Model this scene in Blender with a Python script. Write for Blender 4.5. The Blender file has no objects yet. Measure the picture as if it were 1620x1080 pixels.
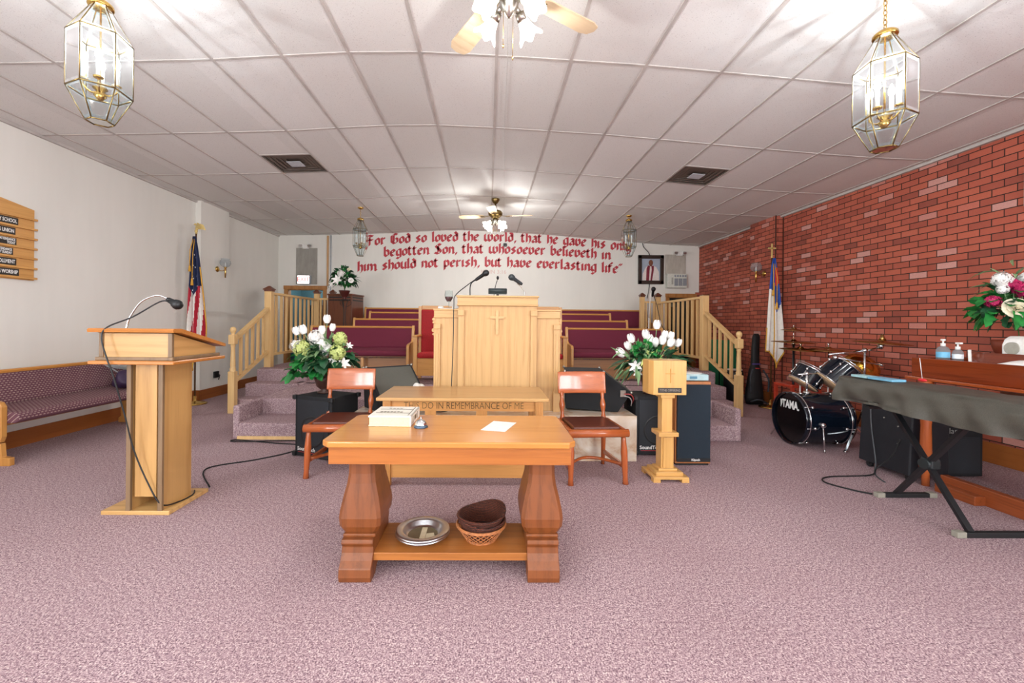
import bpy, bmesh, math, random
from mathutils import Vector, Matrix, Euler
random.seed(7)
C = bpy.context.scene.collection
S = bpy.context.scene
PI = math.pi
def R(d): return math.radians(d)

# ---------------------------------------------------------------- camera, sky, light, exposure
cam_d = bpy.data.cameras.new('camera'); cam = bpy.data.objects.new('camera', cam_d); C.objects.link(cam); S.camera = cam
YAW, ROLL = .012, .009
_r = Vector((math.cos(YAW), -math.sin(YAW), 0)); _f = Vector((math.sin(YAW), math.cos(YAW), 0)); _u = Vector((0, 0, 1))
_cr = _r*math.cos(ROLL) + _u*math.sin(ROLL); _cu = -_r*math.sin(ROLL) + _u*math.cos(ROLL)
mm = Matrix((_cr, _cu, -_f)).transposed().to_4x4(); mm.translation = (0, 0, 1.32)
cam.matrix_world = mm
cam_d.sensor_width = 36; cam_d.lens = 36*660/1620
cam_d.shift_x = 30/1620; cam_d.shift_y = -28/1620
cam_d.clip_start = .05
S.view_settings.view_transform = 'Standard'; S.view_settings.look = 'None'
S.view_settings.exposure = 0.66; S.view_settings.gamma = 1.0; S.view_settings.use_curve_mapping = False
S.cycles.max_bounces = 8; S.cycles.diffuse_bounces = 5; S.cycles.transparent_max_bounces = 24
S.cycles.sample_clamp_indirect = 6
w = bpy.data.worlds.new('sky'); S.world = w; w.use_nodes = True
w.node_tree.nodes['Background'].inputs[0].default_value = (.75, .85, 1, 1)
w.node_tree.nodes['Background'].inputs[1].default_value = 1.2
def lamp(name, kind, loc, power, col=(1, 1, 1), size=.1, rot=(0, 0, 0), sy=None):
    d = bpy.data.lights.new(name, kind); d.energy = power; d.color = col
    if kind == 'AREA':
        d.size = size
        if sy: d.shape = 'RECTANGLE'; d.size_y = sy
    else: d.shadow_soft_size = size
    o = bpy.data.objects.new(name, d); C.objects.link(o); o.location = loc; o.rotation_euler = rot
    return o
# added fill: area lamps as daylight at assumed, unseen side windows behind the camera
for yw in (-1.4, -3.6, -5.6):
    lamp('window_fill_light', 'AREA', (-4.86, yw, 1.75), 115, (.88, .96, 1), 1.3, (0, R(-90), 0), 1.5)
    lamp('window_fill_light', 'AREA', (4.90, yw, 1.75), 105, (.88, .96, 1), 1.3, (0, R(90), 0), 1.5)
# added fill: point lamps behind the camera, with no fixtures built
for lx, ly in ((-2.2, -1.9), (2.2, -1.9), (0, -.9), (-2.2, -4.8), (2.2, -4.8)):
    lamp('nave_fill_light', 'POINT', (lx, ly, 2.75), 36, (.92, .985, 1), .12)

# ---------------------------------------------------------------- helpers
_W = {}
def setp(o, label=None, cat=None, group=None, kind=None):
    if label: o['label'] = label
    if cat: o['category'] = cat
    if group: o['group'] = group
    if kind: o['kind'] = kind
    return o
def thing(name, label, cat, loc=(0, 0, 0), rz=0, group=None):
    o = bpy.data.objects.new(name, None); C.objects.link(o); o.empty_display_size = .1
    o.location = loc; o.rotation_euler = (0, 0, rz)
    _W[o] = Matrix.Translation(Vector(loc)) @ Matrix.Rotation(rz, 4, 'Z')
    return setp(o, label, cat, group)
class M:
    """collects shapes into one mesh"""
    def __init__(s, world=False): s.bm = bmesh.new(); s.world = world; s.mi = 0; s.smooth = False
    def _fin(s, vs, mat=None, sm=None):
        if mat is not None: bmesh.ops.transform(s.bm, matrix=mat, verts=vs)
        fs = {f for v in vs for f in v.link_faces}
        for f in fs: f.material_index = s.mi; f.smooth = s.smooth if sm is None else sm
        return s
    def box(s, x0, x1, y0, y1, z0, z1, b=0, mat=None):
        r = bmesh.ops.create_cube(s.bm, size=1)
        vs = r['verts']
        for v in vs:
            v.co = Vector((x0+(v.co.x+.5)*(x1-x0), y0+(v.co.y+.5)*(y1-y0), z0+(v.co.z+.5)*(z1-z0)))
        if b:
            es = list({e for v in vs for e in v.link_edges})
            q = bmesh.ops.bevel(s.bm, geom=es, offset=b, segments=2, affect='EDGES', profile=.5)
            vs = list({v for f in q['faces'] for v in f.verts} | {v for v in vs if v.is_valid})
            vs = list({v for v0 in vs for f in v0.link_faces for v in f.verts})
        return s._fin(vs, mat)
    def bar(s, p, q, w, h=None, up=(0, 0, 1)):
        p = Vector(p); q = Vector(q); d = q-p; L = d.length; d.normalize(); up = Vector(up)
        if abs(d.dot(up)) > .99: up = Vector((0, 1, 0))
        x = d.cross(up).normalized(); z = x.cross(d).normalized(); h = h or w
        m = Matrix((x, d, z)).transposed().to_4x4(); m.translation = (p+q)/2
        return s.box(-w/2, w/2, -L/2, L/2, -h/2, h/2, 0, m)
    def cyl(s, p, q, r0, r1=None, n=12, caps=True):
        p = Vector(p); q = Vector(q); r1 = r0 if r1 is None else r1
        d = q-p; L = d.length
        r = bmesh.ops.create_cone(s.bm, cap_ends=caps, segments=n, radius1=max(r0, 1e-5), radius2=max(r1, 1e-5), depth=L)
        m = Matrix.Translation((p+q)/2) @ d.to_track_quat('Z', 'Y').to_matrix().to_4x4()
        s._fin(r['verts'], m, True)
        for f in {f for v in r['verts'] for f in v.link_faces}:
            if len(f.verts) > 4: f.smooth = False
        return s
    def tube(s, pts, r, n=8, closed=False):
        pts = [Vector(p) for p in pts]; N = len(pts); rs = r if isinstance(r, (list, tuple)) else [r]*N
        rings = []; prev = None
        for i, p in enumerate(pts):
            if closed: t = pts[(i+1) % N]-pts[i-1]
            else: t = pts[min(i+1, N-1)]-pts[max(i-1, 0)]
            t.normalize()
            if prev is None:
                a = Vector((0, 0, 1)) if abs(t.z) < .9 else Vector((1, 0, 0)); x = t.cross(a).normalized()
            else: x = (prev-t*prev.dot(t)).normalized()
            prev = x; y = t.cross(x)
            rings.append([s.bm.verts.new(p+(x*math.cos(2*PI*k/n)+y*math.sin(2*PI*k/n))*rs[i]) for k in range(n)])
        rr = range(N if closed else N-1)
        for i in rr:
            a = rings[i]; b = rings[(i+1) % N]
            for k in range(n):
                f = s.bm.faces.new((a[k], a[(k+1) % n], b[(k+1) % n], b[k])); f.smooth = True; f.material_index = s.mi
        if not closed:
            for a in (rings[0], list(reversed(rings[-1]))):
                f = s.bm.faces.new(list(reversed(a))); f.material_index = s.mi
        return s
    def lathe(s, prof, c=(0, 0, 0), n=24, mat=None, sm=True, off=0):
        c = Vector(c); rings = []
        for (r, z) in prof:
            if r < 1e-5: rings.append([s.bm.verts.new(Vector((0, 0, z)))])
            else: rings.append([s.bm.verts.new(Vector((r*math.cos(2*PI*k/n+off), r*math.sin(2*PI*k/n+off), z))) for k in range(n)])
        for a, b in zip(rings, rings[1:]):
            for k in range(n):
                k2 = (k+1) % n
                vs = [a[k % len(a)], a[k2 % len(a)], b[k2 % len(b)], b[k % len(b)]]
                vs = list(dict.fromkeys(vs))
                if len(vs) > 2: 
                    try: s.bm.faces.new(vs)
                    except ValueError: pass
        vs = [v for g in rings for v in g]
        m = Matrix.Translation(c) @ (mat or Matrix.Identity(4))
        return s._fin(vs, m, sm)
    def prism(s, poly, h0, h1, ax='X', mat=None, sm=False):
        """poly: list of (a,b); extruded along ax. X:(y,z) Y:(x,z) Z:(x,y)"""
        def P(a, b, h): return {'X': (h, a, b), 'Y': (a, h, b), 'Z': (a, b, h)}[ax]
        A = [s.bm.verts.new(P(a, b, h0)) for a, b in poly]; B = [s.bm.verts.new(P(a, b, h1)) for a, b in poly]
        n = len(poly); fs = [s.bm.faces.new(A), s.bm.faces.new(list(reversed(B)))]
        for i in range(n): fs.append(s.bm.faces.new((A[i], B[i], B[(i+1) % n], A[(i+1) % n])))
        bmesh.ops.recalc_face_normals(s.bm, faces=fs)
        return s._fin(A+B, mat, sm)
    def poly(s, pts, sm=False):
        f = s.bm.faces.new([s.bm.verts.new(Vector(p)) for p in pts]); f.material_index = s.mi; f.smooth = sm
        return s
    def ell(s, c, r, n=16, m2=None):
        q = bmesh.ops.create_uvsphere(s.bm, u_segments=n, v_segments=max(6, n//2), radius=1)
        r = (r, r, r) if not isinstance(r, (tuple, list)) else r
        m = Matrix.Translation(Vector(c)) @ (m2 or Matrix.Identity(4)) @ Matrix.Diagonal((*r, 1))
        return s._fin(q['verts'], m, True)
    def loft(s, secs, sm=True, cap=True):
        """secs: list of rings (lists of 3-D points, equal length)"""
        rg = [[s.bm.verts.new(Vector(p)) for p in q] for q in secs]; n = len(rg[0]); fs = []
        for a, b in zip(rg, rg[1:]):
            for k in range(n): fs.append(s.bm.faces.new((a[k], a[(k+1) % n], b[(k+1) % n], b[k])))
        if cap: fs += [s.bm.faces.new(list(reversed(rg[0]))), s.bm.faces.new(rg[-1])]
        bmesh.ops.recalc_face_normals(s.bm, faces=fs)
        return s._fin([v for g in rg for v in g], None, sm)
    def grid(s, fn, nu, nv, sm=True, mf=None, cu=False):
        V = [[s.bm.verts.new(Vector(fn(i/nu, j/nv))) for j in range(nv+1)] for i in range(nu+(0 if cu else 1))]
        for i in range(nu):
            for j in range(nv):
                i2 = (i+1) % len(V)
                f = s.bm.faces.new((V[i][j], V[i2][j], V[i2][j+1], V[i][j+1])); f.smooth = sm
                f.material_index = mf((i+.5)/nu, (j+.5)/nv) if mf else s.mi
        return s
    def build(s, name, mat, parent=None, **kw):
        me = bpy.data.meshes.new(name)
        if s.world and parent is not None:
            bmesh.ops.transform(s.bm, matrix=_W[parent].inverted(), verts=s.bm.verts)
        s.bm.to_mesh(me); s.bm.free()
        for m in (mat if isinstance(mat, (list, tuple)) else [mat]): me.materials.append(m)
        o = bpy.data.objects.new(name, me); C.objects.link(o)
        if parent is not None: o.parent = parent; _W[o] = _W[parent]
        else: _W[o] = Matrix.Identity(4)
        setp(o, **kw)
        return o
    def solo(s, name, mat, label, cat, group=None, at=None):
        """a one-mesh thing; its origin goes to 'at' (or the centre of its underside)"""
        co = [v.co for v in s.bm.verts]
        if at is None:
            at = ((min(c.x for c in co)+max(c.x for c in co))/2, (min(c.y for c in co)+max(c.y for c in co))/2, min(c.z for c in co))
        bmesh.ops.translate(s.bm, vec=-Vector(at), verts=s.bm.verts)
        s.world = False
        o = s.build(name, mat); o.location = at; _W[o] = Matrix.Translation(Vector(at))
        return setp(o, label, cat, group)
def struct(m, name, mat, parent=None):
    o = m.build(name, mat, parent)
    if parent is None: o['kind'] = 'structure'
    return o
def solid(o, t, off=0):
    md = o.modifiers.new('thick', 'SOLIDIFY'); md.thickness = t; md.offset = off; return o
def subd(o, n=1):
    md = o.modifiers.new('sub', 'SUBSURF'); md.levels = n; md.render_levels = n; return o
def copy_tree(o, parent=None):
    c = o.copy(); C.objects.link(c)
    if parent is not None: c.parent = parent
    _W[c] = _W.get(o, Matrix.Identity(4))
    for ch in list(o.children): copy_tree(ch, c)
    return c
def text_mesh(m, s, size, mat4, align='CENTER', depth=.001, squash=1.0, bold=0):
    """adds lettering to builder m; the text lies in the plane of mat4 (x right, y up)"""
    cu = bpy.data.curves.new('lettering', 'FONT'); cu.body = s; cu.size = size; cu.align_x = align; cu.align_y = 'CENTER'
    cu.extrude = depth; cu.offset = bold; cu.resolution_u = 3
    ob = bpy.data.objects.new('lettering', cu); C.objects.link(ob)
    dg = bpy.context.evaluated_depsgraph_get(); me = bpy.data.meshes.new_from_object(ob.evaluated_get(dg))
    old = set(m.bm.verts); m.bm.from_mesh(me)
    vs = [v for v in m.bm.verts if v not in old]
    bmesh.ops.transform(m.bm, matrix=mat4 @ Matrix.Diagonal((squash, 1, 1, 1)), verts=vs)
    for f in {f for v in vs for f in v.link_faces}: f.material_index = m.mi
    bpy.data.objects.remove(ob); bpy.data.curves.remove(cu); bpy.data.meshes.remove(me)
def frame4(o, x, y):
    x = Vector(x).normalized(); y = Vector(y); y = (y-x*x.dot(y)).normalized(); z = x.cross(y)
    m = Matrix((x, y, z)).transposed().to_4x4(); m.translation = o; return m
def smooth_path(pts, n=6):
    P = [Vector(p) for p in pts]; out = []
    for i in range(len(P)-1):
        a = P[max(i-1, 0)]; b = P[i]; c = P[i+1]; d = P[min(i+2, len(P)-1)]
        for k in range(n):
            t = k/n
            out.append(.5*((2*b)+(c-a)*t+(2*a-5*b+4*c-d)*t*t+(3*b-a-3*c+d)*t**3))
    out.append(P[-1]); return out

# ---------------------------------------------------------------- materials
def lin(c):
    if isinstance(c, str):
        c = [int(c[i:i+2], 16)/255 for i in (0, 2, 4)]
        c = [x/12.92 if x <= .04045 else ((x+.055)/1.055)**2.4 for x in c]
    return (c[0], c[1], c[2], 1)
class NT:
    def __init__(s, name):
        s.m = bpy.data.materials.new(name); s.m.use_nodes = True; s.t = s.m.node_tree; s.p = s.t.nodes['Principled BSDF']
        s.co = None
    def n(s, t, **k):
        x = s.t.nodes.new(t)
        for a, b in k.items(): setattr(x, a, b)
        return x
    def l(s, a, b): s.t.links.new(a, b)
    def obj(s, scale=(1, 1, 1), rot=(0, 0, 0), src='Object'):
        tc = s.n('ShaderNodeTexCoord'); mp = s.n('ShaderNodeMapping'); mp.inputs['Scale'].default_value = scale; mp.inputs['Rotation'].default_value = rot
        s.l(tc.outputs[src], mp.inputs[0]); return mp.outputs[0]
    def noise(s, vec, sc, det=3, rough=.5, dist=0):
        x = s.n('ShaderNodeTexNoise'); x.inputs['Scale'].default_value = sc; x.inputs['Detail'].default_value = det
        x.inputs['Roughness'].default_value = rough; x.inputs['Distortion'].default_value = dist
        s.l(vec, x.inputs['Vector']); return x.outputs['Fac']
    def ramp(s, fac, stops, interp='LINEAR'):
        x = s.n('ShaderNodeValToRGB'); x.color_ramp.interpolation = interp
        while len(x.color_ramp.elements) < len(stops): x.color_ramp.elements.new(.5)
        for e, (p, c) in zip(x.color_ramp.elements, stops): e.position = p; e.color = lin(c)
        s.l(fac, x.inputs[0]); return x.outputs[0]
    def mix(s, f, a, b, mode='MIX'):
        x = s.n('ShaderNodeMix', data_type='RGBA', blend_type=mode)
        for sock, v in ((x.inputs[0], f), (x.inputs[6], a), (x.inputs[7], b)):
            if isinstance(v, (int, float)): sock.default_value = v
            elif isinstance(v, (tuple, list, str)): sock.default_value = lin(v)
            else: s.l(v, sock)
        return x.outputs[2]
    def math(s, op, a, b=0.0):
        x = s.n('ShaderNodeMath', operation=op)
        for i, v in enumerate((a, b)):
            if isinstance(v, (int, float)): x.inputs[i].default_value = v
            else: s.l(v, x.inputs[i])
        return x.outputs[0]
    def bump(s, h, st=.3, d=.002):
        b = s.n('ShaderNodeBump'); b.inputs['Strength'].default_value = st; b.inputs['Distance'].default_value = d
        s.l(h, b.inputs['Height']); s.l(b.outputs[0], s.p.inputs['Normal'])
    def done(s, col=None, rough=.5, metal=0, spec=None, coat=0):
        if col is not None:
            if isinstance(col, (str, tuple)): s.p.inputs['Base Color'].default_value = lin(col)
            else: s.l(col, s.p.inputs['Base Color'])
        s.p.inputs['Roughness'].default_value = rough; s.p.inputs['Metallic'].default_value = metal
        if spec is not None: s.p.inputs['Specular IOR Level'].default_value = spec
        if coat: s.p.inputs['Coat Weight'].default_value = coat; s.p.inputs['Coat Roughness'].default_value = .12
        return s.m
def plain(name, c, rough=.5, metal=0, var=.08, sc=30, **k):
    n = NT(name); f = n.noise(n.obj(), sc, 3)
    g = lin(c); dk = tuple(x*(1-var) for x in g[:3]); lt = tuple(min(1, x*(1+var)) for x in g[:3])
    x = n.n('ShaderNodeValToRGB'); x.color_ramp.elements[0].position = .3; x.color_ramp.elements[1].position = .7
    x.color_ramp.elements[0].color = (*dk, 1); x.color_ramp.elements[1].color = (*lt, 1); n.l(f, x.inputs[0])
    return n.done(x.outputs[0], rough, metal, **k)
def wood(name, c1, c2, ax='Z', rough=.38, fine=1.0, coat=0.0, cath=.25):
    n = NT(name)
    st = {'X': (.9, 24, 24), 'Y': (24, .9, 24), 'Z': (24, 24, .9)}[ax]
    v = n.obj(st); f = n.noise(v, 1.6*fine, 4, .6, .8)
    v2 = n.obj(tuple(a*9 for a in st)); g = n.noise(v2, .8, 3, .6)
    wv = n.n('ShaderNodeTexWave', wave_type='RINGS', rings_direction=ax); wv.inputs['Scale'].default_value = 3.2*fine; wv.inputs['Distortion'].default_value = 5; wv.inputs['Detail'].default_value = 2
    sc = {'X': (.35, 1.5, 1.5), 'Y': (1.5, .35, 1.5), 'Z': (1.5, 1.5, .35)}[ax]
    n.l(n.obj(sc), wv.inputs['Vector'])
    a = n.math('MULTIPLY', wv.outputs['Fac'], cath); b = n.math('MULTIPLY', f, 1-cath); h = n.math('ADD', a, b)
    h = n.math('ADD', h, n.math('MULTIPLY', n.math('SUBTRACT', g, .5), .35))
    col = n.ramp(h, [(.12, c2), (.52, c1), (.9, tuple(min(1, x*1.10) for x in lin(c1)[:3]))])
    n.bump(g, .08, .001)
    return n.done(col, rough, coat=coat)
def metal(name, c, rough=.25): return plain(name, c, rough, 1, .04)
def emit(name, c, st):
    n = NT(name); n.p.inputs['Emission Color'].default_value = lin(c); n.p.inputs['Emission Strength'].default_value = st
    return n.done(c, .4)
def glass(name, tint='F4F8FA', gl=.05, frost=0.0):
    m = bpy.data.materials.new(name); m.use_nodes = True; t = m.node_tree; t.nodes.clear()
    o = t.nodes.new('ShaderNodeOutputMaterial'); tr = t.nodes.new('ShaderNodeBsdfTransparent'); tr.inputs[0].default_value = lin(tint)
    g = t.nodes.new('ShaderNodeBsdfGlossy'); g.inputs['Roughness'].default_value = gl
    fr = t.nodes.new('ShaderNodeLayerWeight'); fr.inputs[0].default_value = .08
    mx = t.nodes.new('ShaderNodeMixShader'); t.links.new(fr.outputs['Fresnel'], mx.inputs[0]); t.links.new(tr.outputs[0], mx.inputs[1]); t.links.new(g.outputs[0], mx.inputs[2])
    out = mx
    if frost:
        d = t.nodes.new('ShaderNodeBsdfDiffuse'); d.inputs[0].default_value = (.9, .93, .95, 1); tl = t.nodes.new('ShaderNodeBsdfTranslucent'); tl.inputs[0].default_value = (.9, .93, .95, 1)
        a = t.nodes.new('ShaderNodeMixShader'); t.links.new(d.outputs[0], a.inputs[1]); t.links.new(tl.outputs[0], a.inputs[2])
        m2 = t.nodes.new('ShaderNodeMixShader'); m2.inputs[0].default_value = frost; t.links.new(mx.outputs[0], m2.inputs[1]); t.links.new(a.outputs[0], m2.inputs[2]); out = m2
    t.links.new(out.outputs[0], o.inputs[0]); return m
OAK = wood('oak', 'C59C68', 'AE8450', cath=.12); OAKX = wood('oak_cross', 'C59C68', 'AE8450', 'X', cath=.1)
HON = wood('honey_wood', 'BE7C3A', 'A06226', 'X', .22, coat=.3, cath=.15); HOND = wood('honey_wood_depth', 'C98B48', 'A96A2E', 'Y', .3)
WAL = wood('brown_wood', '7C4420', '5A2E14', 'Z', .4, cath=.2); WALX = wood('brown_wood_cross', 'A0602F', '7E4420', 'X', .4, cath=.1)
RED = wood('cherry_wood', 'AE5A2E', '8C401E', 'X', .24, coat=.35, cath=.1); REDZ = wood('cherry_wood_upright', 'AC582C', '8A3E1E', 'Z', .18, coat=.5, cath=.1)
MAH = wood('mahogany', '7A3216', '521E0C', 'Y', .16, coat=.6, cath=.12); MAHD = wood('dark_cabinet_wood', '6E3E28', '4C281A', 'Z', .3, cath=.12)
PINE = wood('pale_pine', 'DEB980', 'CDA168', 'Z', .4, cath=.12); PINEY = wood('pale_pine_rail', 'DEB980', 'CDA168', 'Y', .4, cath=.1)
PEWW = wood('pew_wood', 'CF9650', 'B4783A', 'X', .3, coat=.2, cath=.1); PEWZ = wood('pew_wood_upright', 'D6A15E', 'BC8244', 'Z', .3, coat=.2, cath=.12)
TITH = wood('blond_wood', 'CFA05E', 'BC8A48', 'Z', .3, cath=.1); TITHX = wood('blond_wood_cross', 'CFA05E', 'BC8A48', 'X', .3, cath=.1)
BASEW = wood('baseboard_wood', '9C5A28', '7A401A', 'Y', .4, cath=.2); PANELW = wood('panel_wood', 'A9764A', '8E5E38', 'X', .4, cath=.1)
TRIMW = wood('trim_edge_wood', '7F6448', '66503A', 'Z', .5)
BLADE = wood('blade_wood', 'CDB798', 'B89C7A', 'X', .35)
WHITE = plain('white_paint', 'E9E8E4', .5); OFFW = plain('off_white', 'DCD8CE', .55, var=.04)
BLK = plain('black_plastic', '141619', .45); BLKV = plain('black_carpet_vinyl', '17191D', .8, sc=300, var=.3); CHAR = plain('dark_grille', '20242A', .75, sc=400, var=.35)
GRILLE = plain('grey_grille_cloth', '56554E', .8, sc=300, var=.2); NAVY = plain('blue_black_grille_cloth', '15232F', .85, sc=300, var=.2)
CHROME = metal('chrome', 'D8DADC', .12); BRASS = metal('brass', 'C9A55C', .22); STEEL = metal('brushed_steel', 'B9B6AE', .3); ABRASS = metal('antique_brass', '8F7B4E', .3); GOLD = plain('gold_fringe', 'D9A43A', .6, sc=200, var=.25)
ALU = metal('polished_aluminium', 'D4D8DC', .3); BRONZE = metal('cymbal_bronze', 'B08D57', .25); IRON = plain('black_iron', '191512', .4)
RUBBER = plain('black_rubber', '0E0E10', .7)
BURG = plain('burgundy_fabric', '6E2038', .85, var=.12, sc=350); VELV = plain('red_velvet', 'A30A14', .7, var=.2, sc=60)
BULB = emit('lit_bulb', 'FFF6E6', 22); SHADE = emit('lit_glass_shade', 'FFF8EC', 3.2); EXITM = emit('lit_exit_face', 'FDF6F4', 1.1)
GLASS = glass('clear_glass', 'F6FAFB', .05, .012); BEVEL = glass('bevelled_glass_edge', 'D0DCE0', .1, .12); GLASSF = glass('frosted_glass', 'EEF3F5', .1, .25); GLASSJ = glass('goblet_glass', 'EEF4F4', .02, .06)
GREEN = plain('ivy_leaf', '1F7A34', .5, var=.5, sc=14); DGREEN = plain('dark_leaf', '1D4A2C', .5, var=.5, sc=14); LGREEN = plain('pale_leaf', '7FA070', .55, var=.3, sc=14)
PETAL = plain('white_petal', 'F4F2EE', .6, var=.05); CREAM = plain('cream_petal', 'EFE6CC', .6, var=.06); LIME = plain('lime_petal', 'C9D583', .6, var=.2, sc=60); PINK = plain('magenta_petal', 'B51F5A', .6, var=.25, sc=50)
def mk_carpet():
    n = NT('mottled_carpet'); v = n.obj()
    a = n.noise(v, 150, 2, .6); b = n.noise(v, 55, 2); c = n.noise(v, 1.3, 3)
    h = n.math('ADD', n.math('MULTIPLY', a, .75), n.math('MULTIPLY', b, .25))
    col = n.ramp(h, [(.36, '5E4A55'), (.46, '90767E'), (.54, 'B69DA1'), (.66, 'E0CFC9')])
    col = n.mix(n.math('MULTIPLY', n.math('SUBTRACT', c, .35), .7), col, '8C6E72', 'MIX')
    n.bump(h, .6, .006); return n.done(col, .95, spec=.1)
CARPET = mk_carpet()
def mk_brick():
    n = NT('red_brick'); tc = n.n('ShaderNodeTexCoord'); sp = n.n('ShaderNodeSeparateXYZ'); n.l(tc.outputs['Object'], sp.inputs[0])
    cb = n.n('ShaderNodeCombineXYZ'); n.l(n.math('SUBTRACT', sp.outputs[1], sp.outputs[0]), cb.inputs[0]); n.l(sp.outputs[2], cb.inputs[1])
    def bk(c1, c2, mo, bias=0):
        b = n.n('ShaderNodeTexBrick'); b.inputs['Color1'].default_value = lin(c1); b.inputs['Color2'].default_value = lin(c2); b.inputs['Mortar'].default_value = lin(mo)
        b.inputs['Scale'].default_value = 1; b.inputs['Mortar Size'].default_value = .0045; b.inputs['Mortar Smooth'].default_value = .15; b.inputs['Bias'].default_value = bias
        b.inputs['Brick Width'].default_value = .20; b.inputs['Row Height'].default_value = .0725; n.l(cb.outputs[0], b.inputs['Vector']); return b
    r = bk((0, 0, 0), (1, 1, 1), (0, 0, 0))
    fac = n.ramp(r.outputs['Color'], [(.0, '7E4034'), (.12, '9C4C3A'), (.4, 'B45A44'), (.8, 'C0644A'), (.9, 'C87462'), (.97, 'D6A69C')])
    v = n.obj(); g = n.noise(v, 60, 4, .65); g2 = n.noise(v, 9, 3)
    fac = n.mix(n.math('MULTIPLY', g, .45), fac, '84392C', 'MIX')
    fac = n.mix(n.math('MULTIPLY', g2, .25), fac, 'C4705A', 'MIX')
    col = n.mix(r.outputs['Fac'], fac, '241A16')
    h = n.math('SUBTRACT', n.math('MULTIPLY', g, .25), r.outputs['Fac']); n.bump(h, .8, .006)
    return n.done(col, .7)
BRICK = mk_brick()
def mk_wall():
    n = NT('painted_wall'); v = n.obj((1, 1, .35)); a = n.noise(v, 1.2, 4, .6); b = n.noise(n.obj((6, 6, .4)), 2.2, 3)
    col = n.ramp(a, [(.3, 'E2E1DA'), (.7, 'ECEAE3')]); col = n.mix(n.math('MULTIPLY', b, .25), col, 'D5D2CD')
    n.bump(n.noise(n.obj(), 25, 3), .15, .003); return n.done(col, .5)
WALLP = mk_wall()
def mk_tile():
    n = NT('ceiling_tile'); tc = n.n('ShaderNodeTexCoord'); sp = n.n('ShaderNodeSeparateXYZ'); n.l(tc.outputs['Object'], sp.inputs[0])
    cb = n.n('ShaderNodeCombineXYZ'); n.l(n.math('FLOOR', n.math('DIVIDE', n.math('SUBTRACT', sp.outputs[0], .04), .612)), cb.inputs[0]); n.l(n.math('FLOOR', n.math('DIVIDE', n.math('SUBTRACT', sp.outputs[1], .9), 1.23)), cb.inputs[1])
    wn = n.n('ShaderNodeTexWhiteNoise'); n.l(cb.outputs[0], wn.inputs['Vector'])
    col = n.ramp(wn.outputs['Value'], [(0, 'DADAD7'), (.5, 'E4E4E1'), (1, 'EAEAE8')])
    sk = n.noise(n.obj(), 130, 3, .7); col = n.mix(n.ramp(sk, [(.28, 'FFFFFF'), (.40, '000000')]), col, '9C9691')
    st = n.noise(n.obj(), .8, 4); col = n.mix(n.math('MULTIPLY', st, .2), col, 'C8C3BE')
    n.bump(sk, .35, .004); return n.done(col, .9)
TILE = mk_tile(); TEE = plain('ceiling_tee', 'BDB7B2', .8, sc=5, var=.12)
def mk_marble():
    n = NT('marble_tile'); v = n.obj(); a = n.noise(v, 2.2, 6, .6, 2.5)
    col = n.ramp(a, [(.3, 'E6DED2'), (.5, 'DCCBB6'), (.62, 'C9A98C'), (.75, 'E2D6C8')])
    return n.done(col, .22)
MARB = mk_marble()
def mk_weave():
    n = NT('dashed_upholstery'); tc = n.n('ShaderNodeTexCoord'); sp = n.n('ShaderNodeSeparateXYZ'); n.l(tc.outputs['Object'], sp.inputs[0])
    cb = n.n('ShaderNodeCombineXYZ'); n.l(sp.outputs[0], cb.inputs[0]); n.l(n.math('ADD', sp.outputs[2], n.math('MULTIPLY', sp.outputs[1], .9)), cb.inputs[1])
    b = n.n('ShaderNodeTexBrick'); b.inputs['Scale'].default_value = 1; b.inputs['Brick Width'].default_value = .034; b.inputs['Row Height'].default_value = .024
    b.inputs['Mortar Size'].default_value = .0085; b.inputs['Mortar Smooth'].default_value = .2; n.l(cb.outputs[0], b.inputs['Vector'])
    g = n.noise(n.obj(), 300, 2); base = n.mix(g, '4E2C3A', '7A4E58')
    sel = n.math('LESS_THAN', b.outputs['Fac'], .5)
    col = n.mix(sel, base, 'C9B5A6'); col = n.mix(n.math('MULTIPLY', n.noise(n.obj(), 90, 2), .9), col, base)
    return n.done(col, .9)
WEAVE = mk_weave()
def mk_wicker(name, a, b):
    n = NT(name); w1 = n.n('ShaderNodeTexWave', wave_type='BANDS', bands_direction='Z'); w1.inputs['Scale'].default_value = 40; w1.inputs['Distortion'].default_value = 4; w1.inputs['Detail Scale'].default_value = 6; n.l(n.obj(), w1.inputs['Vector'])
    col = n.ramp(w1.outputs['Fac'], [(.2, a), (.8, b)]); n.bump(w1.outputs['Fac'], .9, .006); return n.done(col, .55)
WICK = mk_wicker('dark_wicker', '2E130C', '6E3420'); WICKL = plain('split_willow', 'A8673A', .5, var=.3, sc=60)
# ================================================================ THE ROOM
CP = [(-4.95, 3.32), (-4.68, 3.33), (-4.07, 3.345), (-3.46, 3.365), (-2.86, 3.385), (-2.22, 3.41), (-1.67, 3.45), (-1.14, 3.485), (-.57, 3.497), (.05, 3.478), (.65, 3.45),
      (1.26, 3.42), (1.87, 3.375), (2.45, 3.33), (3.04, 3.285), (3.65, 3.24), (4.25, 3.205), (4.86, 3.185), (5.02, 3.18)]
def cz(x):
    for (a, za), (b, zb) in zip(CP, CP[1:]):
        if a <= x <= b: return za+(zb-za)*(x-a)/(b-a)
    return 3.2
ROWS = [-6.48, -5.25, -4.02, -2.79, -1.56, -.33, .90, 2.13, 3.36, 4.59, 5.82, 7.06, 8.29, 9.52]
m = M(); m.box(-5.1, 5.2, -7.1, 11.6, -.12, 0); struct(m, 'floor', CARPET)
m = M()
ys = [-7.1]+ROWS+[9.8]
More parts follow.
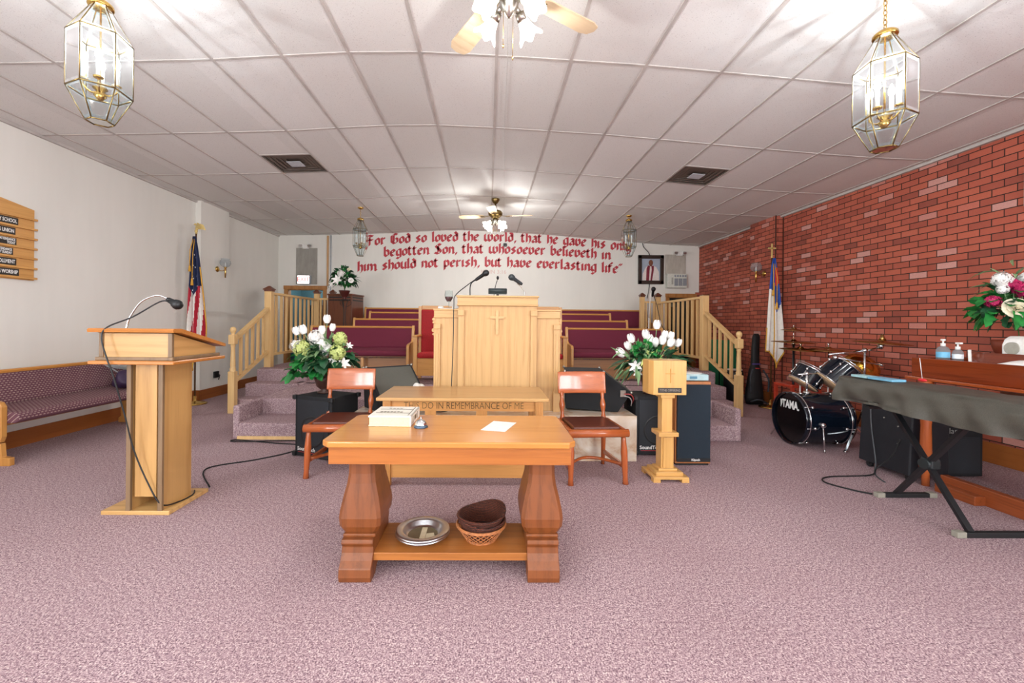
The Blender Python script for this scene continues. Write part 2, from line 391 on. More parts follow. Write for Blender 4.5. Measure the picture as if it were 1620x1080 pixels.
for (a, za), (b, zb) in zip(CP, CP[1:]):
    for y0, y1 in zip(ys, ys[1:]):
        if (abs(a+2.86) < .01 or abs(a-2.45) < .01) and abs(y0-4.59) < .01: y1 = 5.21   # diffuser bay
        m.poly([(a, y0, za), (a, y1, za), (b, y1, zb), (b, y0, zb)])
m.prism([(-5.1, 3.52), (5.15, 3.52), (5.15, 3.6), (-5.1, 3.6)], -7.1, 9.9, 'Y')
struct(m, 'ceiling', TILE)
m = M()
for x, z in CP[1:-1]: m.box(x-.012, x+.012, -7, 9.74, z-.006, z+.004)
for y in ROWS[:]:
    for (a, za), (b, zb) in zip(CP, CP[1:]): m.bar((a, y, za-.0015), (b, y, zb-.0015), .024, .008)
for xa, xb in ((-2.86, -2.22), (2.45, 3.04)): m.bar((xa, 5.21, cz(xa)-.0015), (xb, 5.21, cz(xb)-.0015), .024, .008)
for x in (-4.87, 4.93): m.box(x-.02, x+.02, -7, 9.74, cz(x)-.03, cz(x)+.002)
struct(m, 'trim_1', TEE)
def wall_with_windows(x0, x1, wins, z1, pil, mat, name):
    m = M(); y = -7.1
    for a, b in wins:
        m.box(x0, x1, y, a, 0, z1); m.box(x0, x1, a, b, 0, 1.0); m.box(x0, x1, a, b, 2.5, z1); y = b
    m.box(x0, x1, y, 9.9, 0, z1)
    m.box(*pil, 0, z1)
    return struct(m, name, mat)
WW = [(-6.25, -4.95), (-4.25, -2.95), (-2.05, -.75)]
wall_with_windows(-5.1, -4.88, WW, 3.5, (-4.9, -4.79, 7.0, 7.75), WALLP, 'wall_left')
wall_with_windows(4.95, 5.15, WW, 3.5, (4.83, 4.97, 6.97, 7.65), BRICK, 'wall_right')
m = M(); m.box(-5.1, 5.2, -7.2, -7.0, 0, 3.6); struct(m, 'wall_rear', WALLP)
i = 0
for sx in (-4.99, 5.05):
    for a, b in WW:
        i += 1; f = M()
        for q in ((a, a+.05, 1.0, 2.5), (b-.05, b, 1.0, 2.5), (a, b, 1.0, 1.05), (a, b, 2.45, 2.5), (a, b, 1.72, 1.77)): f.box(sx-.03, sx+.03, *q)
        o = struct(f, 'window_%d' % i, WHITE)
        g = M(); g.box(sx-.003, sx+.003, a+.05, b-.05, 1.05, 2.45); g.build('window_pane', GLASSF, o)
# back wall with its two doorways
DL = (-4.66, -3.83, 2.08); DR = (4.24, 4.80, 1.98)
m = M(); xs = [(-5.1, DL[0], 0), (DL[0], DL[1], DL[2]), (DL[1], DR[0], 0), (DR[0], DR[1], DR[2]), (DR[1], 5.15, 0)]
for a, b, z in xs: m.box(a, b, 9.75, 9.87, z, 3.6)
struct(m, 'wall_back', WALLP)
m = M(); m.box(4.86, 4.96, 9.735, 9.75, 0, 2.1); struct(m, 'trim_2', BRICK)
for k, (a, b, z) in enumerate((DL, DR)):
    m = M(); w_ = .075
    m.box(a-w_, a, 9.725, 9.76, 0, z, .004); m.box(b, b+w_, 9.725, 9.76, 0, z, .004); m.box(a-w_-.01, b+w_+.01, 9.72, 9.76, z, z+.085, .004)
    m.box(a-.005, a+.015, 9.74, 9.88, 0, z); m.box(b-.015, b+.005, 9.74, 9.88, 0, z); m.box(a, b, 9.74, 9.88, z-.015, z+.005)
    struct(m, 'trim_%d' % (3+k), wood('casing_wood_%d' % k, 'B07A42', '8A5526', 'Z', .4))
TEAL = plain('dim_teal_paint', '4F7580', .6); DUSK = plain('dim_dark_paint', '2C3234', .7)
m = M(); m.box(-5.05, -3.3, 11.2, 11.3, 0, 2.6); m.box(-5.1, -5.0, 9.87, 11.3, 0, 2.6); m.box(-3.35, -3.25, 9.87, 11.3, 0, 2.6); m.box(-5.1, -3.25, 9.87, 11.3, 2.55, 2.65)
struct(m, 'wall_hall', TEAL)
lamp('hall_fill_light', 'POINT', (-4.1, 10.6, 2.3), 14, (1, .97, .92), .1); lamp('vestry_fill_light', 'POINT', (4.5, 11.0, 2.2), 2, (1, .97, .92), .1)  # added lamps, unseen, to brighten the rooms past the doorways
m = M(); m.box(3.7, 5.15, 11.2, 11.3, 0, 2.6); m.box(3.7, 3.8, 9.87, 11.3, 0, 2.6); m.box(5.05, 5.15, 9.87, 11.3, 0, 2.6); m.box(3.7, 5.15, 9.87, 11.3, 2.55, 2.65)
struct(m, 'wall_vestry', DUSK)
m = M(); m.box(4.28, 4.33, 9.9, 10.6, .01, 1.9, .005); m.box(4.5, 4.58, 10.7, 10.76, 0, 1.86); m.box(4.84, 4.92, 10.7, 10.76, 0, 1.86); m.box(4.5, 4.92, 10.7, 10.76, 1.8, 1.9)
struct(m, 'door_1', plain('grey_blue_door', '5F6C72', .5))
# baseboards
m = M(); m.box(-4.885, -4.865, -6.9, 7.0, 0, .17, .004); m.box(-4.9, -4.775, 6.98, 7.0, 0, .17, .004); m.box(-4.792, -4.772, 6.98, 7.77, 0, .17, .004); m.box(-4.885, -4.865, 7.77, 9.74, 0, .17, .004)
struct(m, 'baseboard_left', BASEW)
m = M(); m.box(4.935, 4.955, -6.9, 6.97, 0, .2, .004); m.box(4.81, 4.955, 6.95, 6.97, 0, .2, .004); m.box(4.81, 4.832, 6.95, 7.67, 0, .2, .004)
struct(m, 'baseboard_right', BASEW)
# thin edge moulding on the brick pilaster, wooden upright and conduit on the back wall
m = M(); m.box(4.822, 4.836, 6.955, 6.972, .2, 3.2); m.box(4.94, 4.955, 6.94, 6.955, .2, 3.2); struct(m, 'trim_5', plain('brown_moulding', '4A2A20', .4))
m = M(); m.box(-3.755, -3.715, 9.72, 9.75, 2.17, 3.33, .003); struct(m, 'trim_6', wood('upright_wood', 'C4996A', 'A77C4C'))
m = M(); m.cyl((-3.665, 9.735, 1.0), (-3.665, 9.735, 3.34), .012); struct(m, 'trim_7', plain('grey_conduit', 'A9B0BA', .4))
# ---- raised stage
m = M(); bv = .018
m.box(-2.80, 2.84, 4.72, 5.3, 0, .18, bv)                      # lower front step
m.box(-2.86, -2.79, 4.72, 5.3, 0, .375, bv); m.box(2.83, 2.90, 4.72, 5.3, 0, .375, bv)
m.box(-2.86, 2.90, 5.22, 6.6, 0, .37, bv); m.box(-3.0, 3.03, 6.5, 7.2, 0, .37, bv)
m.box(-3.0, 3.03, 7.1, 7.7, 0, .37)
for s_, xa, xb in ((-1, -3.72, -2.92), (1, 2.96, 3.72)):
    m.box(xa, xb, 6.16, 6.6, 0, .18, bv); m.box(xa, xb, 6.44, 6.9, 0, .37, bv); m.box(xa, xb, 6.76, 7.0, 0, .56, bv)
m.box(-3.77, -3.22, 6.95, 9.72, 0, .56, .012); m.box(3.23, 3.77, 6.95, 9.72, 0, .56, .012)
m.box(-3.25, 3.25, 7.63, 8.32, 0, .52, .01)
struct(m, 'floor_stage', CARPET)
m = M(); m.box(-2.9, 3.1, 8.3, 8.98, .0, .67, .01); m.box(-2.88, 3.4, 8.96, 9.74, 0, .78, .01); m.box(-3.3, -2.9, 8.3, 9.72, 0, .56); struct(m, 'floor_riser', CARPET)
m = M(); m.box(-2.8, -1.3, 4.705, 4.725, 0, .035); struct(m, 'trim_8', PINE)
m = M(); m.box(-1.31, 1.45, 4.02, 4.80, 0, .44, .004); m.box(-1.31, 1.45, 4.75, 5.23, .16, .44)
struct(m, 'floor_platform', MARB)
# ================================================================ PAINTED VERSE
GL = {
 'o': ([[(0, .8), (0, 3.2), (1, 4), (2, 3.2), (2, .8), (1, 0), (0, .8)]], 2), 'r': ([[(-.4, 3.6), (.1, 3.9), (.1, .4), (.5, .1)], [(.1, 3.0), (1.1, 3.9), (1.7, 3.4)]], 1.7),
 's': ([[(1.9, 3.5), (1, 4), (.1, 3.2), (1.9, 1.1), (1, 0), (0, .6)]], 2), 'l': ([[(-.4, 5.7), (.1, 6), (.1, .5), (.6, .1)]], .5),
 'd': ([[(2, 3.2), (1, 4), (0, 3.2), (0, .8), (1, 0), (2, .8)], [(2, .5), (2, 4.4), (.7, 5.7)]], 2), 'v': ([[(0, 4.2), (0, .8), (1, 0), (2, .8), (2, 3.2), (1.2, 4)]], 2),
 'e': ([[(0, 1.9), (1.9, 2.7), (1.9, 3.3), (1, 4), (0, 3.2), (0, .8), (1, 0), (2, .7)]], 1.9), 't': ([[(.1, 5.2), (.1, .7), (1, 0), (1.5, .4)], [(-.6, 4), (1.2, 4)]], 1.3),
 'h': ([[(-.4, 5.7), (.1, 6), (.1, .1)], [(.1, 3.1), (1.2, 4), (2, 3.2), (2, .4), (1.2, -.9)]], 2), 'w': ([[(0, 4.2), (0, .8), (1, 0), (2, .8)], [(2, 4.2), (2, .8), (3, 0), (4, .8), (4, 3.2), (3.3, 4)]], 4),
 'a': ([[(.1, 3.4), (1, 4), (2, 3.2), (2, .5), (2.5, .1)], [(2, 2.3), (.8, 2.2), (0, 1.4), (0, .7), (.8, 0), (2, .9)]], 2.2), 'g': ([[(2, 3.9), (1, 4), (0, 3.2), (0, .8), (1, 0), (2, .8)], [(2, 4.2), (2, -1), (1, -1.8), (0, -1.2)]], 2),
 'i': ([[(-.4, 3.6), (.1, 3.9), (.1, .5), (.6, .1)], [(.0, 5.2), (.25, 5.5)]], .5), 'n': ([[(-.4, 3.6), (.1, 3.9), (.1, .1)], [(.1, 3.1), (1.2, 4), (2, 3.2), (2, .4), (2.5, .1)]], 2.1),
 'y': ([[(0, 4.2), (0, .8), (1, 0), (2, .8)], [(2, 4.2), (2, -1), (1, -1.8), (.3, -1.3)]], 2), 'b': ([[(-.3, 5.8), (0, 6), (0, .8), (1, 0), (2, .8), (2, 3.2), (1, 4), (0, 3.2)]], 2),
 'm': ([[(-.4, 3.6), (.1, 3.9), (.1, .1)], [(.1, 3.1), (1.2, 4), (2, 3.2), (2, .1)], [(2, 3.1), (3.1, 4), (3.9, 3.2), (3.9, .4), (4.4, .1)]], 4), 'u': ([[(0, 4.2), (0, .8), (1, 0), (2, .8)], [(2, 4.2), (2, .5), (2.5, .1)]], 2.1),
 'p': ([[(0, 4.1), (0, -1.8)], [(0, 3.2), (1, 4), (2, 3.2), (2, .8), (1, 0), (0, .8)]], 2), 'f': ([[(1.7, 5.5), (.9, 6), (.1, 5.2), (.1, 0)], [(-.6, 4), (1.3, 4)]], 1.2),
 ',': ([[(.1, .4), (.4, .1), (0, -1)]], .3), '.': ([[(.0, .3), (.25, .1)]], .2), '"': ([[(0, 6), (-.1, 5)], [(.9, 6), (.8, 5)]], 1), ' ': ([], 1.3),
 'F': ([[(.6, 5.2), (.6, 0), (0, -.8)], [(-.6, 5.6), (.4, 6.1), (2.2, 5.6), (2.8, 6.1)], [(-.3, 3.2), (2.2, 3.3)]], 2.6),
 'G': ([[(3, 5.6), (1.6, 6.2), (0, 5), (0, 1.3), (1.5, 0), (3.2, .9), (3.2, 3), (2.2, 3.4)], [(1.2, 5.4), (1.2, 1.0)]], 3.3), 'S': ([[(3, 5.6), (1.6, 6.2), (.2, 5), (3, 1.8), (2.9, .8), (1.5, 0), (-.2, .8)], [(1.5, 5.2), (1.6, 1)]], 3.1)}
def verse(line, xa, xb, zf, sc, par):
    wd = sum(GL[c][1]+1.15 for c in line)-1.15; k = (xb-xa)/wd; x = xa; m = M(world=True); nib = Vector((.54*k, .56*sc)); n_ = 0
    for c in line+' ':
        st, w_ = GL[c]
        if c == ' ' and n_: m.build('painted_word', REDP, par); m = M(world=True); n_ = 0
        for pl in st:
            for p, q in zip(pl, pl[1:]):
                P = [Vector((x+a*k*.98, zf(x)+b*sc)) for (a, b) in (p, q)]
                A = [P[0]-nib, P[0]+nib, P[1]+nib, P[1]-nib]
                if (A[1]-A[0]).cross(A[2]-A[1]) < 0: A.reverse()
                if abs((A[1]-A[0]).cross(A[2]-A[1])) < 1e-7: continue
                m.prism([(v.x, v.y) for v in A], 9.748, 9.752, 'Y'); n_ += 1
        x += (w_+1.15)*k
REDP = plain('red_wall_paint', 'B8303C', .55, var=.1, sc=6)
t = thing('wall_verse', 'red blackletter Bible verse painted in three curved lines on the white end wall', 'wall lettering', (0, 9.75, 2.5))
verse('For God so loved the world, that he gave his only', -2.80, 3.32, lambda x: 3.258-.018*(x+.1)**2-.005, .037, t)
verse('begotten Son, that whosoever believeth in', -2.42, 2.84, lambda x: 2.970-.016*(x-.1)**2, .037, t)
verse('him should not perish, but have everlasting life"', -3.03, 3.12, lambda x: 2.660-.015*(x-.1)**2, .037, t)
m = M(world=True); text_mesh(m, 'JOHN 3:16', .13, frame4((.12, 9.747, 2.53), (1, 0, 0), (0, 0, 1)), depth=.001); m.build('verse_reference', plain('pale_red_paint', 'D9BDB4', .6), t)  # reference line lettered in pale red
# ================================================================ BACK WALL FITTINGS
GREYP = NT('patched_grey'); GREYP = GREYP.done(GREYP.ramp(GREYP.noise(GREYP.obj((3, 3, 1)), 3, 5, .7), [(.3, '8E8B84'), (.7, 'A8A49C')]), .8)
GREYQ = NT('stained_cream_board'); GREYQ = GREYQ.done(GREYQ.ramp(GREYQ.noise(GREYQ.obj((4, 4, 1)), 3, 5, .7), [(.3, 'A79F94'), (.7, 'C6C0B5')]), .8)
m = M(); m.box(-4.47, -3.98, 9.735, 9.752, 2.2, 3.04, .002); m.solo('wall_panel', GREYP, 'grey patched board on white wall above the doorway under the exit light corner', 'panel')
m = M(); m.box(4.15, 4.63, 9.735, 9.752, 2.5, 2.98, .002); m.solo('wall_panel', GREYQ, 'stained cream board on white wall above the window air conditioner', 'panel')
def em_light(x, z, label):
    t = thing('emergency_light', label, 'emergency light', (x, 9.735, z))
    m = M(); m.box(-.07, .07, -.07, 0, -.05, .06, .012); m.build('housing', WHITE, t)
    for s in (-1, 1):
        m = M(); m.cyl((s*.1, -.03, .03), (s*.1, -.09, .02), .035, .045, 16); m.ell((s*.1, -.025, .03), .034, 12); m.cyl((0, -.03, .03), (s*.1, -.03, .03), .012)
        h = m.build('lamp_head', WHITE, t); g = M(); g.cyl((s*.1, -.089, .02), (s*.1, -.094, .02), .04, .04, 16); g.build('lens', CHROME, h)
em_light(-4.23, 3.06, 'twin-head emergency light above the grey patched board'); em_light(4.46, 2.99, 'twin-head emergency light above the stained cream board')
t = thing('exit_sign', 'glowing white exit sign above the doorway with teal room behind', 'exit sign', (-4.27, 9.735, 2.3))
m = M(); m.box(-.14, .16, -.06, 0, -.1, .1, .008); m.build('housing', plain('grey_sign_box', '9AA3AC', .5), t)
m = M(); m.box(-.135, .135, -.064, -.058, -.092, .092); fc = m.build('sign_face', EXITM, t)
m = M(); text_mesh(m, 'EXIT', .14, frame4((0, -.0655, 0), (1, 0, 0), (0, 0, 1)), depth=.0008, bold=.002); m.build('lettering', emit('pale_red_letters', 'E08A88', .55), fc)
# picture
t = thing('framed_portrait', 'dark framed portrait photo of a robed man on the white end wall', 'picture', (3.80, 9.74, 2.62))
m = M(); F_ = .06; tl = Matrix.Rotation(R(.6), 4, 'Y')
for q in ((-.3, -.3+F_*1.4, -.34, .34), (.3-F_*1.4, .3, -.34, .34), (-.3, .3, .34-F_*1.4, .34), (-.3, .3, -.34, -.34+F_*1.4)): m.box(q[0], q[1], -.04, 0, q[2], q[3], .008)
m.build('frame', plain('dark_frame_wood', '33261F', .35), t)
pc = thing_pc = None
m = M(); m.box(-.225, .225, -.012, -.004, -.265, .265); pic = m.build('picture', plain('blue_grey_backdrop', 'A8B4C4', .6, sc=4), t)
SK = plain('printed_brown_skin', '7A4A34', .6); RB = plain('printed_white_robe', 'E8DED8', .6); ST = plain('printed_maroon_stole', '7E1E34', .6)
m = M(); m.mi = 0; m.prism([(-.2, -.265), (.2, -.265), (.19, -.05), (.13, .06), (.04, .1), (-.06, .1), (-.12, .05), (-.19, -.1)], -.016, -.012, 'Y')
m.mi = 1; m.prism([(-.11, -.265), (-.04, -.265), (-.03, -.02), (-.02, .09), (-.07, .1), (-.1, .02)], -.018, -.014, 'Y'); m.prism([(-.01, -.265), (.03, -.265), (.07, .0), (.07, .09), (.01, .09), (.02, .0)], -.018, -.014, 'Y')
m.mi = 2; m.ell((0, -.016, .16), (.052, .004, .07), 16); m.box(-.03, .03, -.018, -.014, .08, .13)
m.build('printed_figure', [RB, ST, SK], pic)
m = M(); m.tube(smooth_path([(3.60, 9.735, 3.27), (3.63, 9.73, 3.15), (3.74, 9.73, 3.03), (3.77, 9.73, 2.955)]), .008); m.tube(smooth_path([(3.77, 9.73, 2.285), (3.76, 9.73, 2.15), (3.72, 9.73, 1.95)]), .008)
m.solo('wall_cable', BLK, 'dark cord running down the wall behind the framed portrait', 'cord')
# window air conditioner
t = thing('air_conditioner', 'white window air conditioner set in the white end wall', 'air conditioner', (4.38, 9.74, 2.19))
m = M(); m.box(-.23, .23, -.12, 0, 0, .33, .012); bd = m.build('body', plain('aged_white_plastic', 'D5D6CC', .5), t)
m = M()
for k in range(3): m.box(-.07+k*.1, .015+k*.1, -.125, -.118, .05, .22)
for k in range(5): m.box(-.07+k*.06, -.03+k*.06, -.125, -.118, .25, .30)
m.build('grille', plain('grey_louvre', '8F949A', .5), t)
m = M(); m.box(-.135, -.095, -.125, -.118, .08, .24); m.build('control_panel', plain('grey_controls', 'A8A89E', .5), t)
m = M(); m.cyl((.38, 9.748, 3.16), (.38, 9.70, 3.15), .02); m.box(.34, .42, 9.66, 9.72, 3.12, 3.19, .01); m.solo('wall_camera', BLK, 'small dark camera on the wall among the painted red words', 'camera')
RC = [plain('dark_robe_cloth', '141822', .8), plain('purple_robe_cloth', '3A1C3A', .8), plain('red_robe_cloth', '7A2A34', .8)]
for k in range(5):
    x0 = -4.5+k*.13; m = M(); j = (0, 1, 0, 2, 0)[k]
    m.grid(lambda u, v: (x0+.12*u+.01*math.sin(9*u), 10.6+.04*math.sin(u*7+k)+.05*math.sin(v*PI), .3+1.45*v), 8, 6)
    o = m.solo('hanging_robe', RC[j], ('dark robe hanging in the room beyond the doorway', 'purple robe hanging in the room beyond the doorway', 'red robe hanging in the room beyond the doorway')[j], 'robe', 'robes hanging beyond the doorway' if j == 0 else None); solid(o, .012)
# light colour metal box near the edge of the brick wall
m = M(); m.box(4.88, 4.95, 3.3, 3.76, 2.42, 2.80, .02); m.solo('wall_speaker', OFFW, 'cream wall speaker high on the red brick wall above the organ', 'speaker')
m = M(); m.tube([(.10, 2.5, cz(.1)-.012), (.14, 3.4, cz(.14)-.012), (.16, 4.6, cz(.16)-.012), (.21, 5.9, cz(.21)-.012), (.29, 7.9, cz(.29)-.012), (.36, 9.70, cz(.36)-.015), (.38, 9.73, 3.4), (.38, 9.73, 3.19)], .0025, 6)
m.solo('ceiling_wire', plain('pale_wire', 'C9C6C2', .6), 'thin pale wire running along the ceiling tiles to the small dark wall camera', 'wire', at=(.2, 6, 3.46))
# ================================================================ CEILING FIXTURES
def hexr(r, z, off=PI/6): return [(r*math.cos(off+k*PI/3), r*math.sin(off+k*PI/3), z) for k in range(6)]
def make_lantern(x, y, ztop, zc, label, lit, rot=0, s=1.0):
    t = thing('hanging_lantern', label, 'lantern', (x, y, ztop), rot, 'brass and glass hexagonal lanterns')
    secs = [hexr(.045*s, -.03), hexr(.142*s, -.205), hexr(.142*s, -.512), hexr(.062*s, -.68)]
    fr = M(); gl = M()
    for a, b in zip(secs, secs[1:]):
        for k in range(6):
            fr.cyl(a[k], b[k], .0032, n=6); gl.poly([a[k], a[(k+1) % 6], b[(k+1) % 6], b[k]])
    for q in secs:
        for k in range(6): fr.cyl(q[k], q[(k+1) % 6], .0042, n=6)
    gl.poly(secs[-1])
    bv = M()
    for a, b in zip(secs, secs[1:]):
        for k in range(6):
            q = [Vector(a[k]), Vector(a[(k+1) % 6]), Vector(b[(k+1) % 6]), Vector(b[k])]; c = sum(q, Vector())/4; n_ = Vector((c.x, c.y, 0)).normalized()*.0015
            w_ = [min(.45, .016/(p-c).length*1.3) for p in q]; i_ = [p.lerp(c, w)+n_ for p, w in zip(q, w_)]; q = [p+n_ for p in q]
            for j in range(4): bv.poly([q[j], q[(j+1) % 4], i_[(j+1) % 4], i_[j]])
    fr.build('frame', ABRASS, t); gp = gl.build('glass_panes', GLASS, t); bv.build('bevelled_edges', BEVEL, gp)
    m = M(); m.lathe([(0, .015), (.02, .012), (.045, 0), (.058, -.012), (.06, -.025), (.056, -.033), (0, -.033)], n=20); m.build('cap', BRASS, t)
    m = M(); z = .015; L = zc-ztop; n = int((L-.03)/.028)
    for k in range(n):
        c = .03+k*.028; pts = [(.009*math.cos(a), 0, c+.018*math.sin(a)) if k % 2 else (0, .009*math.cos(a), c+.018*math.sin(a)) for a in [i*PI/4 for i in range(8)]]
        m.tube(pts, .0026, 5, True)
    m.lathe([(0, L), (.05, L), (.055, L-.008), (.03, L-.03), (0, L-.035)], n=20); m.build('chain', BRASS, t)
    m = M(); m.cyl((0, 0, -.5), (0, 0, -.03), .005, n=8); m.lathe([(0, -.56), (.012, -.555), (.03, -.53), (.014, -.51), (.035, -.49), (.01, -.47), (0, -.47)], n=16)
    for k in range(4):
        a = k*PI/2+.5; c = Vector((math.cos(a)*.07, math.sin(a)*.07, 0))
        m.tube(smooth_path([(0, 0, -.5), c*.5+Vector((0, 0, -.52)), c+Vector((0, 0, -.49)), c+Vector((0, 0, -.46))], 4), .005, 6); m.lathe([(.0, -.465), (.022, -.46), (.024, -.452), (0, -.452)], c, 12)
    cn = m.build('candle_cluster', BRASS, t)
    for k in range(4):
        a = k*PI/2+.5; c = Vector((math.cos(a)*.07, math.sin(a)*.07, 0))
        m = M(); m.cyl(c+Vector((0, 0, -.453)), c+Vector((0, 0, -.36)), .0105, n=10); m.build('candle_sleeve', WHITE, cn)
        m = M(); m.lathe([(0, -.36), (.009, -.355), (.016, -.335), (.014, -.315), (.005, -.293), (0, -.285)], c, 12); m.build('bulb', BULB if lit else plain('clear_bulb', 'EAF0F0', .1), cn)
        if lit: lamp('lantern_bulb_light', 'POINT', Vector((x, y, ztop-.277))+Matrix.Rotation(rot, 3, 'Z') @ c, 4.3, (.97, .98, 1), .002)
    return t
make_lantern(-2.218, 2.4, 3.125, cz(-2.2), 'lit hexagonal glass lantern hanging above the slanted-top lectern, near the white side wall', True, R(8))
make_lantern(2.295, 2.4, 3.035, cz(2.3), 'lit hexagonal glass lantern hanging in front of the red brick wall', True, R(-8))
make_lantern(-2.33, 7.6, 3.21, cz(-2.3), 'unlit hexagonal glass lantern in front of the first painted word', False, R(4), .95)
make_lantern(2.56, 7.6, 3.25, cz(2.56), 'unlit hexagonal glass lantern beside the framed portrait', False, R(-4), .95)
def make_fan(x, y, rot, label, kit, power):
    z0 = cz(x); t = thing('ceiling_fan', label, 'ceiling fan', (x, y, z0), rot, 'ceiling fans with glass light shades')
    m = M(); m.lathe([(0, 0), (.07, 0), (.072, -.02), (.05, -.06), (.03, -.085), (0, -.09)], n=28); m.build('canopy', ABRASS, t)
    m = M(); m.cyl((0, 0, -.09), (0, 0, -.2), .014); m.build('downrod', ABRASS, t)
    m = M(); m.lathe([(0, -.19), (.05, -.195), (.105, -.215), (.125, -.245), (.12, -.28), (.09, -.31), (.07, -.32), (.065, -.335), (.05, -.345), (0, -.345)], n=32); m.build('motor_housing', ABRASS, t)
    for k in range(4):
        a = k*PI/2; mt = Matrix.Rotation(a, 4, 'Z')
        m = M()
        tw = Matrix.Translation((0, 0, -.30)) @ Matrix.Rotation(R(10), 4, 'X')
        m.prism([(.2, -.045), (.26, -.062), (.58, -.07), (.63, -.05), (.645, 0), (.63, .05), (.58, .07), (.26, .062), (.2, .045)], -.004, .004, 'Z', mt @ tw)
        bl = m.build('blade', BLADE, t)
        m = M(); m.bar((.09, 0, -.29), (.19, 0, -.306), .03, .006); m.box(.18, .25, -.035, .035, -.309, -.303); bmesh.ops.transform(m.bm, matrix=mt, verts=m.bm.verts); m.build('blade_bracket', ABRASS, bl)
    m = M(); m.lathe([(0, -.345), (.04, -.35), (.055, -.38), (.05, -.41), (.03, -.44), (.012, -.465), (0, -.47)], n=24)
    for k in range(4):
        a = k*PI/2+PI/4+kit; d = Vector((math.cos(a), math.sin(a), 0)); m.cyl(d*.04+Vector((0, 0, -.385)), d*.1+Vector((0, 0, -.40)), .016); m.cyl(d*.085+Vector((0, 0, -.395)), d*.115+Vector((0, 0, -.425)), .026, .03, 16)
    lk = m.build('light_kit', STEEL, t)
    for k in range(4):
        a = k*PI/2+PI/4+kit; d = Vector((math.cos(a), math.sin(a), 0)); ax = (d*.75+Vector((0, 0, -.66))).normalized()
        q = ax.to_track_quat('Z', 'Y').to_matrix().to_4x4(); m = M()
        def fn(u, v, q=q, d=d):
            r = .026+.02*v+.028*v**3; th = 2*PI*u; r *= 1+.10*v**2*math.cos(6*th); z = .112*v+.012*v**2*math.cos(6*th)
            return d*.105+Vector((0, 0, -.41))+(q @ Vector((r*math.cos(th), r*math.sin(th), z)))
        m.grid(fn, 36, 8, cu=True); m.build('glass_shade', SHADE, lk)
        lamp('fan_bulb_light', 'POINT', Vector((x, y, z0))+Matrix.Rotation(rot, 3, 'Z') @ (d*.19+Vector((0, 0, -.50))), power, (1, .985, .95), .03)
    m = M(); m.cyl((.02, -.01, -.45), (.02, -.01, -.68), .0016, n=6); m.cyl((.02, -.01, -.68), (.02, -.01, -.70), .005, .003, n=8)
    m.cyl((-.03, .01, -.43), (-.03, .01, -.62), .0016, n=6); m.cyl((-.03, .01, -.62), (-.03, .01, -.64), .005, .003, n=8); m.build('pull_chain', BRASS, t)
    return t
make_fan(.10, 2.30, R(31), 'ceiling fan with four lit glass shades directly above the honey wood library table', -R(31), 7)
make_fan(.11, 7.2, R(-8), 'ceiling fan with four lit glass shades hanging above the choir pews by the painted verse', 0, 19)
def vent(xa, xb, label):
    t = thing('ceiling_vent', label, 'ceiling vent', ((xa+xb)/2, 5.51, (cz(xa)+cz(xb))/2), 0, 'square ceiling air vents'); sl = (cz(xb)-cz(xa))/(xb-xa); w_ = (xb-xa)/2
    sh = Matrix.Rotation(-math.atan(sl), 4, 'Y')
    m = M()
    for k in range(5):
        a = 1-k*.15; b = a-.11; zz = -.004+k*.008
        for q in ((-a, a, -a, -b), (-a, a, b, a), (-a, -b, -b, b), (b, a, -b, b)): m.box(q[0]*w_, q[1]*w_, q[2]*.3, q[3]*.3, zz, zz+.006, 0, sh)
    m.box(-w_, w_, -.3, .3, .05, .056, 0, sh); m.build('louvre_rings', plain('dusty_brown_metal', '6B6058', .5), t)
    m = M(); m.box(-w_*.28, w_*.28, -.085, .085, -.008, -.002, .002, sh); m.build('centre_plate', plain('pale_vent_plate', 'C4CBD2', .5), t)
vent(-2.86, -2.22, 'square brown ceiling vent near the lantern by the white side wall'); vent(2.45, 3.04, 'square brown ceiling vent near the lantern by the brick wall')
